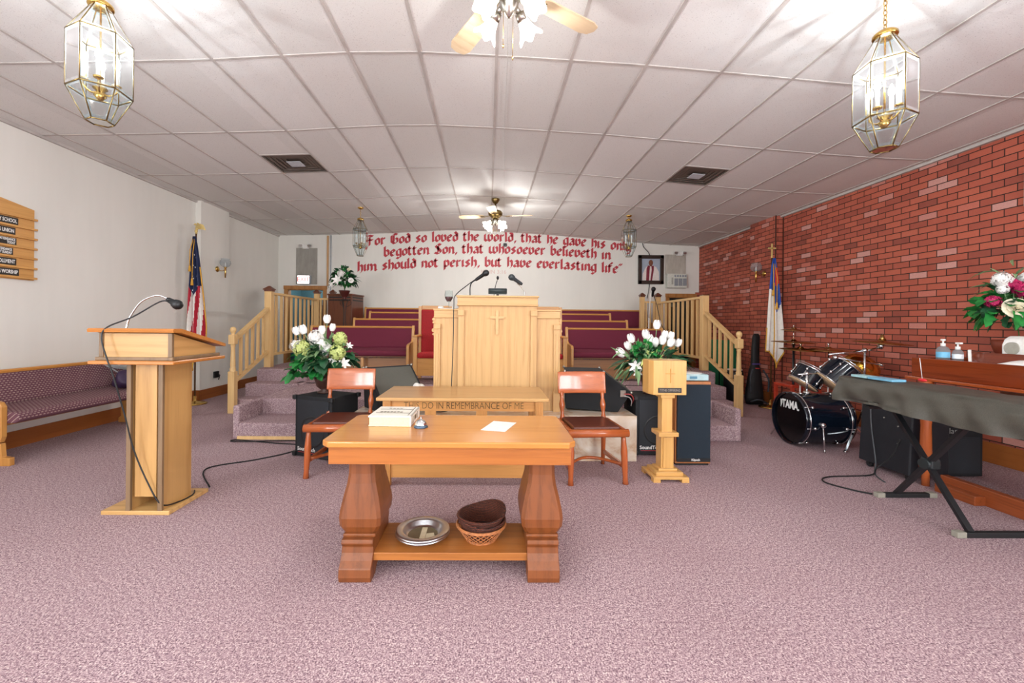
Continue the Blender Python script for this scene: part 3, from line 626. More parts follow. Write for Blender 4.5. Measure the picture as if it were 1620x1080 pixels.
# ================================================================ RAILINGS
def turned_newel(t, x, y):
    m = M(world=True); m.box(x-.045, x+.045, y-.045, y+.045, 0, .60, .004)
    m.lathe([(.045, .60), (.036, .615), (.042, .64), (.03, .655), (.036, .68), (.034, .72), (.03, .85), (.026, .95), (.036, .965), (.028, .98), (.04, .992)], (x, y, 0), 20)
    m.box(x-.045, x+.045, y-.045, y+.045, .99, 1.13, .01); m.lathe([(.03, 1.13), (.02, 1.145), (.03, 1.16), (.042, 1.19), (.04, 1.215), (.024, 1.238), (0, 1.245)], (x, y, 0), 20)
    return m.build('newel_post', PINE, t)
def railing(sx, label):
    X = 3.68*sx; t = thing('stage_railing', label, 'railing', (X, 6.1, 0), 0)
    turned_newel(t, X, 6.07)
    def post(x, y, z0, z1, r=.055, cap=True):
        m = M(world=True); m.box(x-r, x+r, y-r, y+r, z0, z1, .004); p = m.build('square_post', PINE, t)
        if cap:
            m = M(world=True); m.box(x-r*1.1, x+r*1.1, y-r*1.1, y+r*1.1, z1, z1+.025); m.lathe([(r*1.9, z1+.025), (r*1.9, z1+.037), (r*.35, z1+.09), (0, z1+.095)], (x, y, 0), 4, off=PI/4, sm=False); m.build('post_cap', MAHD, p)
    zt = 1.83
    post(X, 7.06, .56, zt, cap=(sx < 0)); 
    if sx > 0:
        m = M(world=True); m.box(X-.058, X+.058, 7.0, 7.12, zt, zt+.02); m.build('post_cap', MAHD, t)
    post(X, 9.02, .56, 1.93, .05); post(X-sx*.34, 9.02, .56, 1.93, .045)
    m = M(world=True); m.bar((X, 6.10, 1.06), (X, 7.03, 1.55), .07, .045); m.build('handrail', PINEY, t)
    m = M(world=True); m.bar((X, 6.10, .44), (X, 7.03, .83), .05, .04); m.build('bottom_rail', PINEY, t)
    m = M(world=True); m.bar((X, 7.1, 1.80), (X, 9.0, 1.80), .07, .04); m.build('top_rail', PINEY, t)
    m = M(world=True); m.bar((X, 7.1, .77), (X, 9.0, .77), .06, .04); m.build('bottom_rail', PINEY, t)
    m = M(world=True); m.bar((X, 9.02, 1.82), (X-sx*.34, 9.02, 1.82), .05, .04); m.build('top_rail', PINE, t)
    for k in range(5):
        y = 6.26+k*.155; za = .47+(y-6.1)*.42; zb = 1.04+(y-6.1)*.527; m = M(world=True); m.box(X-.018, X+.018, y-.018, y+.018, za, zb); m.build('baluster', PINE, t)
    for k in range(9):
        y = 7.1+(k+1)*1.87/10; m = M(world=True); m.box(X-.018, X+.018, y-.018, y+.018, .78, 1.79); m.build('baluster', PINE, t)
    for k in range(3):
        x = X-sx*(.085+k*.085); m = M(world=True); m.box(x-.015, x+.015, 9.0, 9.03, .56, 1.81); m.build('baluster', PINE, t)
railing(-1, 'pale wood stair railing with turned newel in front of the white side wall'); railing(1, 'pale wood stair railing with turned newel in front of the brick wall')
# ================================================================ PEWS
def pew(name, label, x0, x1, ytop, zf, fabric, group, ends=(1, 1), h=.9, loc=None, rz=0, wz=PEWZ, wx=PEWW, legs=0, kick=False, cat='pew', feet=False, af=.56):
    """back top edge on y=ytop, faces -Y"""
    L = (x1-x0)/2; t = thing(name, label, cat, loc or ((x0+x1)/2, ytop, zf), rz, group)
    ft = .05 if feet else 0
    prof = [(.0, 0), (.0, .06), (-.03, .08), (-.02, .5), (.02, h-.03), (.015, h+.005), (-.015, h+.015), (-.045, h), (-.06, h-.08), (-.085, .66), (-.12, .625), (-.2, .61), (-af+.08, .585), (-af+.025, .57), (-af, .53), (-af, .26), (-af+.02, .21), (-af+.06, .2), (-.42, .2), (-.43, .08), (-.45-ft, .07), (-.45-ft, 0)]
    for s_, on in zip((-1, 1), ends):
        if not on: continue
        m = M(); a = s_*L; m.prism([(y, z) for y, z in prof], a-(.045 if s_ > 0 else 0), a+(.045 if s_ < 0 else 0), 'X')
        o = m.build('end_panel', wz, t); b = o.modifiers.new('round', 'BEVEL'); b.width = .007; b.segments = 2; b.limit_method = 'ANGLE'
    a, b = -L+.045, L-.045
    m = M(); m.prism([(-.10, .36), (-.07, .44), (-.09, .50), (-.45, .475), (-.505, .47), (-.53, .445), (-.53, .40), (-.50, .375), (-.4, .37)], a, b, 'X', sm=False)
    o = m.build('seat_cushion', fabric, t); bb = o.modifiers.new('round', 'BEVEL'); bb.width = .014; bb.segments = 3
    m = M(); m.prism([(-.095, .5), (-.1, .52), (-.055, h-.045), (-.045, h-.035), (-.02, h-.035), (-.05, .46)], a, b, 'X'); o = m.build('back_cushion', fabric, t)
    m = M(); m.prism([(-.05, h-.035), (.0, h-.035), (.005, h-.015), (-.005, h-.003), (-.045, h-.003), (-.055, h-.015)], a, b, 'X'); m.build('top_rail', wx, t)
    m = M(); m.prism([(-.05, .34), (-.02, h-.035), (0, h-.035), (-.03, .34)], a, b, 'X'); m.build('back_panel', wx, t)
    m = M(); m.prism([(-.40, .35), (-.40, .372), (-.05, .372), (-.05, .35)], a, b, 'X'); m.build('seat_board', PANELW, t)
    for k in range(legs):
        xx = a+(b-a)*(k+.5)/legs+.12; m = M(); m.box(xx-.02, xx+.02, -.44, -.40, 0, .345); m.box(xx-.02, xx+.02, -.14, -.1, 0, .345); m.build('leg', wz, t)
    if kick: m = M(); m.box(a, b, -.30, -.28, 0, .33); m.build('kick_board', PANELW, t)
    return t
G1 = 'burgundy upholstered choir pews'
PW = [(-3.2, -1.33, 7.6, .375, 1, 'burgundy choir pew behind the black speaker topped with green and white flowers'), (1.41, 3.19, 7.6, .375, 1, 'burgundy choir pew behind the tithe offering box'),
      (-2.65, -1.12, 8.27, .52, 0, 'burgundy choir pew in the second row beyond the throne chair nearer the brown cabinet'), (1.25, 2.77, 8.27, .52, 0, 'burgundy choir pew in the second row on the brick wall side'),
      (-2.52, -1.12, 8.9, .67, 0, 'burgundy choir pew in the third row on the side of the brown cabinet'), (1.25, 2.62, 8.9, .67, 0, 'burgundy choir pew in the third row on the brick wall side'),
      (-2.81, -.03, 9.56, .78, 0, 'burgundy choir pew against the end wall beside the brown cabinet'), (.0, 3.64, 9.56, .78, 0, 'burgundy choir pew against the end wall below the framed portrait')]
for (a, b, y, z, k, lb) in PW: pew('choir_pew', lb, a, b, y, z+.002, BURG, G1, legs=1 if k else 2, kick=bool(k), h=.885)
pew('wall_pew', 'long pew with dashed purple upholstery along the white side wall', 0, 1.72, 0, 0, WEAVE, None, loc=(-4.79, 4.66, 0), rz=R(90), h=.83, feet=True, af=.43, wx=wood('orange_pew_wood', 'C98A42', 'AA6A2A', 'X', .3, cath=.1), wz=wood('orange_pew_wood_upright', 'C28A48', '9E6428', 'Z', .3, cath=.15), legs=0)
m = M()
def blob(m, c, r, seed, amp=.2, n=20, sz=1):
    rd = random.Random(seed); ph = [rd.uniform(0, 6) for _ in range(6)]
    def fn(u, v):
        th = 2*PI*u; p = PI*v; k = 1+amp*(.5*math.sin(3*th+ph[0])*math.sin(p)+.4*math.sin(5*th+ph[1]+3*p)*math.sin(p)+.3*math.cos(4*p+ph[2]))
        return (c[0]+r[0]*k*math.sin(p)*math.cos(th), c[1]+r[1]*k*math.sin(p)*math.sin(th), c[2]-r[2]*k*math.cos(p))
    m.grid(fn, n, n//2, cu=True)
blob(m, (-4.43, 5.22, .60), (.12, .17, .11), 3, .25, 40); m.solo('cloth_bundle', plain('purple_bundle_cloth', '33203E', .55, var=.3, sc=20), 'dark purple cloth bundle on the far end of the purple patterned pew', 'cloth bundle', at=(-4.43, 5.22, .49))
m = M(); blob(m, (-4.56, 5.32, .78), (.07, .15, .08), 9, .35, 28); m.cyl((-4.6, 5.05, .80), (-4.50, 5.18, .66), .008); m.solo('plastic_bag', glass('clear_plastic', 'DDE6E8', .1, .35), 'crumpled clear plastic bag on top of the purple cloth bundle', 'plastic bag', at=(-4.56, 5.32, .70))
# throne chairs
def throne(x0, x1, label):
    t = thing('throne_chair', label, 'chair', ((x0+x1)/2, 7.0, .372), 0, 'pulpit throne chairs with red velvet'); w_ = (x1-x0)/2
    for s_ in (-1, 1):
        m = M(); x = s_*(w_-.03); m.box(x-.03, x+.03, -.27, -.21, 0, .72); m.build('front_leg', PEWZ, t)
        m = M(); m.box(x-.025, x+.025, .19, .24, 0, 1.24); m.build('back_post', PEWZ, t)
        m = M(); m.box(x-.042, x+.042, -.30, .2, .72, .755, .01); m.build('armrest', PEWW, t)
    m = M(); m.box(-w_+.05, w_-.05, .2, .23, 1.18, 1.25, .01); m.build('top_rail', PEWW, t)
    m = M(); m.box(-w_+.03, w_-.03, -.25, .22, .33, .38); m.box(-w_+.06, w_-.06, -.255, -.235, .1, .34); m.build('seat_frame', PEWW, t)
    m = M(); m.box(-w_+.06, w_-.06, -.29, .17, .38, .47, .035); m.build('seat_cushion', VELV, t)
    m = M(); m.box(-w_+.055, w_-.055, .15, .21, .45, 1.18, .02); m.build('back_cushion', VELV, t)
throne(-1.20, -.62, 'throne chair with tall red velvet back on the brown cabinet side of the pulpit'); throne(.72, 1.28, 'throne chair with red velvet seat on the brick wall side of the pulpit')
# ================================================================ PULPIT
t = thing('pulpit', 'large oak pulpit with raised cross and lower side wings on the marble platform', 'pulpit', (.09, 4.17, .441))
def bx(name, mat, *bs, par=t, b=.003, **k):
    m = M(world=True)
    for q in bs: m.box(*q, b)
    return m.build(name, mat, par, **k)
bx('centre_panel', OAK, (-.30, .49, 4.21, 4.62, .44, 1.50))
bx('crown', OAKX, (-.32, .51, 4.175, 4.66, 1.585, 1.603), (-.31, .50, 4.19, 4.64, 1.51, 1.585), (-.315, .505, 4.182, 4.65, 1.50, 1.515))
for s_, xa in ((-1, -.30), (1, .43)):
    p = bx('pilaster', OAK, (xa, xa+.06, 4.185, 4.215, .44, 1.44)); bx('corbel_block', OAK, (xa-.003, xa+.063, 4.165, 4.22, 1.40, 1.455), par=p)
for nm, xa, xb, ox in (('a', -.545, -.30, -.545), ('b', .49, .73, .665)):
    wg = bx('side_wing', OAK, (xa, xb, 4.23, 4.58, .44, 1.38))
    bx('wing_crown', OAKX, (xa-.008, xb+.008, 4.205, 4.60, 1.45, 1.467), (xa, xb, 4.215, 4.59, 1.385, 1.45), (xa-.004, xb+.004, 4.21, 4.59, 1.378, 1.39), par=wg)
    bx('wing_pilaster', OAK, (ox, ox+.065, 4.205, 4.235, .44, 1.27), (ox+.02, ox+.045, 4.198, 4.206, .62, 1.22), par=wg)
    bx('corbel_block', OAK, (ox-.002, ox+.067, 4.19, 4.24, 1.265, 1.315), par=wg)
    m = M(world=True); ex = xa if nm == 'a' else xb; sg = -1 if nm == 'a' else 1
    for k, (zz, r) in enumerate(((1.36, .016), (1.33, .012), (1.25, .02), (1.21, .012))): m.cyl((ex+sg*.004, 4.22, zz), (ex+sg*.004, 4.30, zz), r, n=12)
    m.build('scroll_bracket', OAK, wg)
    bx('plinth_block', OAK, (ox-.003, ox+.068, 4.19, 4.23, .44, .62), par=wg)
cr = M(world=True); cr.prism([(.078, 1.455), (.105, 1.455), (.105, 1.22), (.0915, 1.205), (.078, 1.22)], 4.19, 4.212, 'Y'); cr.box(.022, .162, 4.188, 4.213, 1.372, 1.394); cr.build('cross', plain('light_oak_cross', 'CBA673', .4), t)
def mic_head(m, p, d, r=.03, L=.11):
    p = Vector(p); d = Vector(d).normalized(); q = d.to_track_quat('Z', 'Y').to_matrix().to_4x4()
    m.lathe([(0, r*.9), (r*.6, r*.75), (r, r*.2), (r, -r*.3), (r*.8, -r*.9), (r*.62, -r*1.1), (r*.5, -L), (r*.35, -L*1.15), (0, -L*1.16)], p, 16, q)
t = thing('gooseneck_microphone', 'black microphone on a stiff black arm by the hanging cord side of the pulpit top', 'microphone', (-.19, 4.36, 1.603))
m = M(world=True); m.tube(smooth_path([(-.19, 4.36, 1.604), (-.19, 4.36, 1.70), (-.17, 4.35, 1.75), (-.11, 4.34, 1.785), (-.08, 4.33, 1.80)]), .006); m.lathe([(0, 1.604), (.03, 1.604), (.03, 1.61), (0, 1.616)], (-.19, 4.36, 0), 16); m.build('arm', BLK, t)
m = M(world=True); mic_head(m, (-.022, 4.30, 1.845), (.75, -.15, .5), .033, .12); m.build('microphone_head', BLK, t)
m = M(world=True); m.tube(smooth_path([(-.12, 4.33, 1.79), (-.22, 4.28, 1.71), (-.33, 4.185, 1.60), (-.343, 4.17, 1.50), (-.345, 4.165, 1.2), (-.352, 4.16, .9), (-.37, 4.16, .52), (-.40, 4.14, .452), (-.6, 4.12, .449)]), .0045); m.build('cord', BLK, t)
t = thing('gooseneck_microphone', 'grey-headed microphone on a curved chrome gooseneck nearer the brick wall on the pulpit top', 'microphone', (.38, 4.36, 1.603))
m = M(world=True); m.tube(smooth_path([(.38, 4.36, 1.604), (.375, 4.36, 1.66), (.34, 4.35, 1.71), (.31, 4.34, 1.735), (.30, 4.33, 1.74)]), .005); m.lathe([(0, 1.604), (.03, 1.604), (.03, 1.61), (0, 1.616)], (.38, 4.36, 0), 16); m.build('arm', STEEL, t)
m = M(world=True); mic_head(m, (.235, 4.30, 1.803), (-.8, -.15, .5), .033, .12); m.build('microphone_head', plain('dark_grey_mic', '2E3336', .5), t)
t = thing('reading_clock', 'small dark rectangular box on a stand at the middle of the pulpit top', 'clock', (.10, 4.36, 1.603))
m = M(world=True); m.cyl((.005, 4.36, 1.665), (.19, 4.36, 1.665), .026, n=20); m.box(.0, .195, 4.345, 4.39, 1.63, 1.69, .008); m.build('case', plain('dark_slate_case', '2B3436', .5), t); m = M(world=True); m.box(.085, .11, 4.35, 4.38, 1.61, 1.64); m.box(.06, .135, 4.33, 4.4, 1.604, 1.612, .003); m.build('foot', BLK, t)
t = thing('slim_microphone', 'thin upright black microphone behind the dark box on the pulpit', 'microphone', (.075, 4.5, 1.603))
m = M(world=True); m.tube(smooth_path([(.06, 4.5, 1.604), (.07, 4.5, 1.70), (.095, 4.5, 1.79)]), .004); m.build('stem', BLK, t); m = M(world=True); m.ell((.1, 4.5, 1.815), (.014, .014, .022)); m.build('microphone_head', BLK, t)
t = thing('glass_goblet', 'clear glass goblet with dark red liquid on the lower pulpit wing', 'goblet', (-.415, 4.4, 1.475))
m = M(world=True); m.lathe([(.0, 1.478), (.035, 1.478), (.03, 1.484), (.006, 1.49), (.005, 1.54), (.02, 1.55), (.04, 1.585), (.044, 1.62), (.038, 1.665)], (-.415, 4.4, 0), 24); m.build('bowl', GLASSJ, t)
m = M(world=True); m.lathe([(0, 1.552), (.018, 1.552), (.038, 1.585), (.040, 1.60), (0, 1.60)], (-.415, 4.4, 0), 24); m.build('liquid', plain('dark_red_liquid', '5A2A2C', .1), t)
m = M()
def doily(u, v):
    x = -.50+.17*u; y = 4.22+.34*v; e = max(0, -(v-.12)*8); return (x, y-.0, 1.470+.003*math.sin(12*u)*math.sin(9*v)-.0)
m.grid(doily, 14, 14); m.box(-.5, -.33, 4.3, 4.5, 1.469, 1.477, .003); blob(m, (-.5, 4.4, 1.485), (.03, .08, .016), 4, .3, 16); o = m.solo('white_cloth', WHITE, 'small folded white cloth under the goblet on the pulpit wing', 'cloth', at=(-.42, 4.4, 1.468))
# ================================================================ LIBRARY TABLE (front)
t = thing('library_table', 'honey wood library table with heavy carved pedestal legs and low shelf', 'table', (-.19, 2.4, 0))
tp = [(-.84+.04, 2.10), (.455-.04, 2.10), (.455, 2.14), (.455, 2.70), (.43, 2.73), (-.81, 2.73), (-.84, 2.70), (-.84, 2.14)]
m = M(world=True); m.prism(tp, .69, .722, 'Z'); o = m.build('table_top', HON, t); b = o.modifiers.new('round', 'BEVEL'); b.width = .007; b.segments = 3; b.limit_method = 'ANGLE'
m = M(world=True); m.box(-.805, .43, 2.13, 2.155, .60, .69); m.box(-.805, .43, 2.67, 2.695, .60, .69); m.box(-.805, -.78, 2.15, 2.67, .60, .69); m.box(.405, .43, 2.15, 2.67, .60, .69); m.build('apron', wood('apron_wood', 'A9642C', '85481C', 'X', .3, coat=.2, cath=.1), t)
for c in (-.665, .295):
    m = M(world=True); secs = []
    for z, hx, hy in ((.60, .068, .12), (.52, .069, .12), (.47, .075, .125), (.40, .092, .135), (.33, .106, .145), (.295, .110, .15), (.25, .106, .145), (.215, .088, .13), (.20, .074, .12)):
        ch = .018; y0 = 2.335
        secs.append([(c-hx+ch, y0-hy, z), (c+hx-ch, y0-hy, z), (c+hx, y0-hy+ch, z), (c+hx, y0+hy-ch, z), (c+hx-ch, y0+hy, z), (c-hx+ch, y0+hy, z), (c-hx, y0+hy-ch, z), (c-hx, y0-hy+ch, z)])
    m.loft(secs, sm=False); lg = m.build('pedestal_leg', WAL, t)
    m = M(world=True)
    pr = [(2.125, 0), (2.115, .03), (2.12, .07), (2.145, .10), (2.165, .13), (2.17, .16), (2.155, .18), (2.16, .20), (2.51, .20), (2.515, .18), (2.50, .16), (2.505, .13), (2.525, .10), (2.55, .07), (2.555, .03), (2.545, 0), (2.46, 0), (2.43, .03), (2.24, .03), (2.21, 0)]
    m.prism(pr, c-.082, c+.082, 'X'); m.box(c-.085, c+.085, 2.19, 2.48, .196, .215, .006); o = m.build('foot', WAL, lg); b = o.modifiers.new('round', 'BEVEL'); b.width = .008; b.segments = 3; b.limit_method = 'ANGLE'
m = M(world=True); m.box(-.585, .215, 2.17, 2.50, .088, .128, .003); m.build('shelf', wood('shelf_wood', 'A4652F', '7E4822', 'X', .35, cath=.15), t)
# items on the table
t = thing('holy_book', 'thick white and gold gift-boxed Bible lying on the honey wood table', 'book', (-.56, 2.54, .7225), R(-1))
m = M(); m.box(-.122, .122, -.13, .14, 0, .008, .002); m.box(-.118, .118, -.126, .136, .008, .052); m.build('page_block', plain('gilt_page_edges', 'E2D3A4', .5, var=.12, sc=120), t)
m = M(); m.box(-.124, .124, -.132, .142, .052, .062, .003); m.box(.116, .124, -.132, .142, 0, .062, .003); cv = m.build('cover', plain('ivory_cover', 'E4DFD4', .4, var=.05), t)
m = M()
for q in ((-.1, .1, .05, .056), (-.1, .1, -.056, -.05), (.1, .104, -.11, .12)): m.box(q[0], q[1], q[2], q[3], .0615, .0632)
for k in range(7): m.ell((-.075+.02*k, -.02+.004*math.sin(3*k), .062), (.010, .014, .0014), 8)
for k in range(4): m.ell((-.045+.022*k, .085, .062), (.010, .008, .0014), 8)
m.box(.1235, .1252, -.03, .03, .018, .045); m.box(.1235, .1252, .06, .07, .01, .05); m.box(.1235, .1252, -.07, -.06, .01, .05)
m.build('stamped_ornament', plain('dark_gold_stamp', '6A6250', .4, .3), cv)
t = thing('desk_bell', 'chrome call bell with blue-grey base beside the thick white book', 'bell', (-.38, 2.40, .7225))
m = M(); m.lathe([(0, 0), (.040, 0), (.040, .006), (.034, .014), (.026, .018), (0, .018)], n=28); m.build('base', plain('blue_grey_metal', '4E6074', .3, .6), t)
m = M(); m.lathe([(.034, .016), (.032, .026), (.024, .038), (.010, .046), (0, .047)], n=28); m.build('dome', CHROME, t); m = M(); m.cyl((0, 0, .046), (0, 0, .06), .004); m.build('button', CHROME, t)
m = M(); m.prism([(-.035, 2.345), (.10, 2.308), (.176, 2.52), (.04, 2.56)], .7228, .7242, 'Z'); m.solo('paper_sheet', WHITE, 'blank white sheet of paper lying on the honey wood table', 'paper')
# offering plates + baskets on the shelf
def plate(loc, label, tilt):
    t = thing('offering_plate', label, 'plate', loc, 0, 'stacked metal offering plates'); t.rotation_euler = (R(tilt), 0, 0)
    m = M(); m.lathe([(0, .004), (.085, .004), (.098, .012), (.106, .034), (.112, .038), (.142, .040), (.148, .036), (.149, .030), (.140, .032), (.112, .030), (.102, .004), (.09, 0), (0, 0)], n=48); m.build('dish', ALU, t)
    return t
plate((-.352, 2.325, .1295), 'lower of the two stacked metal offering plates on the table shelf', 0)
p2 = plate((-.352, 2.325, .142), 'upper metal offering plate with tan felt pad on the table shelf', 0)
m = M(); m.cyl((0, 0, .0045), (0, 0, .007), .082, n=32); pd = m.build('felt_pad', plain('brown_felt', '6E5D42', .9), p2)
m = M(); m.box(-.012, .018, -.07, .07, .007, .009); m.prism([(.02, -.05), (.07, -.03), (.06, .01), (.02, .0)], .007, .009, 'Z'); m.build('pad_emblem', plain('tan_felt', 'CDBD9C', .9), p2)
def wavy(loc, label, rz, mat):
    t = thing('wicker_basket', label, 'basket', loc, rz, 'dark wicker offering baskets')
    m = M()
    def fn(u, v):
        th = 2*PI*u; hh = .085+.035*math.cos(th)**2*(1 if math.cos(th) > 0 else .15); r = .085+.04*v; return (r*math.cos(th)*1.05, r*math.sin(th), .004+hh*v)
    m.grid(fn, 48, 10, cu=True); o = m.build('woven_bowl', mat, t); solid(o, .006)
    m = M(); m.cyl((0, 0, 0), (0, 0, .008), .088, n=32); m.build('base', mat, t)
    m = M(); m.tube([fn(k/48, 1) for k in range(48)], .0075, 8, True); m.build('rim', mat, t)
    return t
t = thing('willow_basket', 'light brown open-weave willow basket at the bottom of the basket stack', 'basket', (-.028, 2.325, .1285))
m = M()
for k in range(24):
    for sg in (1, -1):
        a = k*PI/12; pts = []
        for j in range(7):
            v = j/6; th = a+sg*v*.75; r = .085+.05*v; pts.append((r*math.cos(th), r*math.sin(th), .006+.075*v**1.1))
        m.tube(pts, .0028, 5)
m.build('open_weave', WICKL, t); m = M()
for z, r in ((.004, .085), (.010, .088), (.080, .136), (.086, .134)): m.tube([(r*math.cos(k*PI/20), r*math.sin(k*PI/20), z) for k in range(40)], .0045, 6, True)
m.build('rim', WICKL, t); m = M(); m.cyl((0, 0, .001), (0, 0, .005), .084, n=32); m.build('base', WICKL, t)
wavy((-.028, 2.325, .140), 'middle dark wicker basket of the stack on the table shelf', R(200), WICK)
wavy((-.026, 2.325, .172), 'topmost dark wicker basket with a wavy rim on the table shelf', R(35), WICK)
# ================================================================ COMMUNION TABLE
t = thing('communion_table', 'light oak communion table with carved words on its front rail', 'table', (-.195, 3.65, 0))
m = M(world=True); m.box(-.89, .495, 3.34, 3.97, .695, .722, .006); m.build('table_top', wood('oak_top', 'BE925C', 'A27642', 'X', .3, coat=.2, cath=.1), t)
OAKD = wood('oak_rail', 'BC8448', 'A06C36', 'X', .4, cath=.15); OAKDZ = wood('oak_post', 'BC8448', 'A06C36', 'Z', .4, cath=.15)
m = M(world=True); m.box(-.78, .39, 3.385, 3.41, .61, .693); ap = m.build('front_rail', OAKD, t)
m = M(world=True); text_mesh(m, 'THIS DO IN REMEMBRANCE OF ME', .078, frame4((-.19, 3.3845, .652), (1, 0, 0), (0, 0, 1)), depth=.0012, squash=.80, bold=-.0006); m.build('carved_words', plain('gilded_carving', '5E4722', .4, .1, var=.6, sc=9), ap)
m = M(world=True); m.box(-.835, .445, 3.90, 3.925, .61, .693); m.box(-.835, .445, 3.905, 3.925, .07, .16); m.build('back_rail', OAKD, t)
m = M(world=True); m.box(-.78, .39, 3.385, 3.41, .07, .175); m.build('bottom_rail', OAKD, t)
for x in (-.81, .42):
    for y in (3.395, 3.90):
        m = M(world=True); m.box(x-.032, x+.032, y-.03, y+.03, 0, .695, .002)
        for k in range(3): m.box(x-.02+k*.016, x-.012+k*.016, y-.034, y-.03, .02, .68)
        m.build('leg', OAKDZ, t)
for x in (-.46, -.045): m = M(world=True); m.box(x-.045, x+.045, 3.388, 3.408, .17, .612); m.build('stile', OAKDZ, t)
# ================================================================ CHAIRS
def chair(label, x, y, rz):
    t = thing('side_chair', label, 'chair', (x, y, 0), rz, 'cherry wood chairs beside the communion table')
    m = M(); m.box(-.235, .235, -.2, .22, .40, .44, .01); m.cyl((-.256, -.235, .42), (.256, -.235, .42), .034, n=20); m.box(-.25, -.21, -.22, .22, .395, .45, .012); m.box(.21, .25, -.22, .22, .395, .45, .012); m.build('seat_frame', RED, t)
    m = M(); m.box(-.205, .205, -.21, .2, .435, .468, .018); m.build('seat_pad', plain('brown_leather', '5A2A1C', .35), t)
    for s_ in (-1, 1):
        m = M(); q = Vector((s_*.232, -.245, 0)); p = Vector((s_*.222, -.215, .40))
        m.tube([p, p.lerp(q, .1), p.lerp(q, .35), p.lerp(q, .7), p.lerp(q, .85), q], [.018, .02, .028, .024, .020, .026], 14); m.build('front_leg', REDZ, t)
        m = M(); p = Vector((s_*.2, .2, .41)); q = Vector((s_*.215, .255, 0)); m.tube([p, p.lerp(q, .3), p.lerp(q, .7), q], [.02, .024, .02, .017], 12); m.build('rear_leg', REDZ, t)
        m = M(); x_ = s_*.195; p = Vector((x_, .19, .44)); q = Vector((x_, .235, .69)); rr = [.026, .022, .014, .018, .024, .026, .02, .014, .018, .02]
        m.tube([p.lerp(q, k/9) for k in range(10)], rr, 14); m.build('back_post', REDZ, t)
    m = M(); m.grid(lambda u, v: (-.228+.456*u, .225+.03*math.sin(PI*u)+.03*v, .675+.20*v), 16, 4); o = m.build('backrest', RED, t); solid(o, .022); b = o.modifiers.new('round', 'BEVEL'); b.width = .007; b.segments = 2; b.limit_method = 'ANGLE'
    m = M(); m.bar((-.24, -.225, .13), (-.21, .24, .13), .02, .035); m.bar((.24, -.225, .13), (.21, .24, .13), .02, .035)
    m.tube(smooth_path([(-.235, -.16, .135), (-.1, -.02, .14), (0, .02, .14), (.1, -.02, .14), (.235, -.16, .135)], 4), .014, 8); m.bar((-.21, .22, .30), (.21, .22, .30), .018, .03); m.build('stretcher', REDZ, t)
chair('glossy cherry wood chair in front of the black speaker standing beside the carpeted steps', -1.305, 3.80, R(2))
chair('glossy cherry wood chair in front of the marble platform near the tithe offering box', .905, 3.68, R(4))
# ================================================================ LECTERN
LO = wood('lectern_oak', 'BC9058', 'A27642', 'Z', .4, cath=.3); LOX = wood('lectern_oak_cross', 'BF945C', 'A67C46', 'X', .4, cath=.3); LED = wood('lectern_edge_wood', 'B87536', '96561F', 'X', .3, coat=.3, cath=.1)
t = thing('slanted_lectern', 'tall oak lectern with slanted top and dark edge strips standing on the carpet', 'lectern', (-2.37, 3.0, 0))
m = M(world=True); m.box(-2.615, -2.155, 2.86, 3.26, 0, .028, .003); m.build('base', wood('base_oak', 'CBA066', 'A98048', 'X', .4), t)
m = M(world=True); m.box(-2.40, -2.255, 2.875, 2.895, .12, 1.03); m.build('front_panel', LO, t)
for xa in (-2.445, -2.232):
    m = M(world=True); m.box(xa, xa+.02, 2.88, 3.15, .028, 1.03); sp = m.build('side_panel', LO, t)
    m = M(world=True); m.box(xa-.004, xa+.026, 2.86, 2.88, .028, 1.03, .002); m.build('edge_strip', TRIMW, sp)
m = M(world=True); m.box(-2.425, -2.24, 3.13, 3.148, .028, 1.03); m.build('back_panel', LO, t)
m = M(world=True); m.box(-2.62, -2.06, 2.76, 3.30, 1.03, 1.055, .006); m.build('tray_shelf', LED, t)
m = M(world=True); m.box(-2.595, -2.085, 2.785, 3.275, 1.055, 1.078, .004); m.build('tray_moulding', TRIMW, t)
m = M(world=True); m.box(-2.56, -2.12, 2.80, 2.815, 1.078, 1.235); m.build('desk_front', LOX, t)
m = M(world=True); m.prism([(2.815, 1.078), (3.25, 1.078), (3.25, 1.125), (2.815, 1.235)], -2.565, -2.55, 'X'); m.prism([(2.815, 1.078), (3.25, 1.078), (3.25, 1.125), (2.815, 1.235)], -2.12, -2.105, 'X'); m.box(-2.55, -2.12, 3.235, 3.25, 1.078, 1.12); m.build('desk_side', wood('lectern_oak_side', 'C0925A', 'A67A42', 'Y', .4, cath=.35), t)
for xa in (-2.575, -2.123): m = M(world=True); m.box(xa, xa+.028, 2.793, 2.812, 1.078, 1.237, .002); m.build('edge_strip', TRIMW, t)
m = M(world=True); m.prism([(2.76, 1.242), (2.755, 1.258), (2.765, 1.268), (2.83, 1.268), (3.30, 1.148), (3.305, 1.135), (3.30, 1.125), (2.83, 1.240)], -2.62, -2.06, 'X'); m.build('desk_top', LED, t)
t = thing('gooseneck_microphone', 'round black microphone on chrome goosenecks clipped to the slanted lectern', 'microphone', (-2.46, 2.86, 1.262))
m = M(world=True); m.tube(smooth_path([(-2.455, 2.86, 1.262), (-2.44, 2.87, 1.34), (-2.39, 2.89, 1.44), (-2.33, 2.91, 1.485), (-2.28, 2.92, 1.495), (-2.235, 2.93, 1.475)]), .006); m.build('gooseneck', CHROME, t)
m = M(world=True); mic_head(m, (-2.175, 2.95, 1.432), (.75, .1, -.45), .034, .07); m.cyl((-2.235, 2.93, 1.475), (-2.215, 2.935, 1.46), .011); m.build('microphone_head', BLK, t)
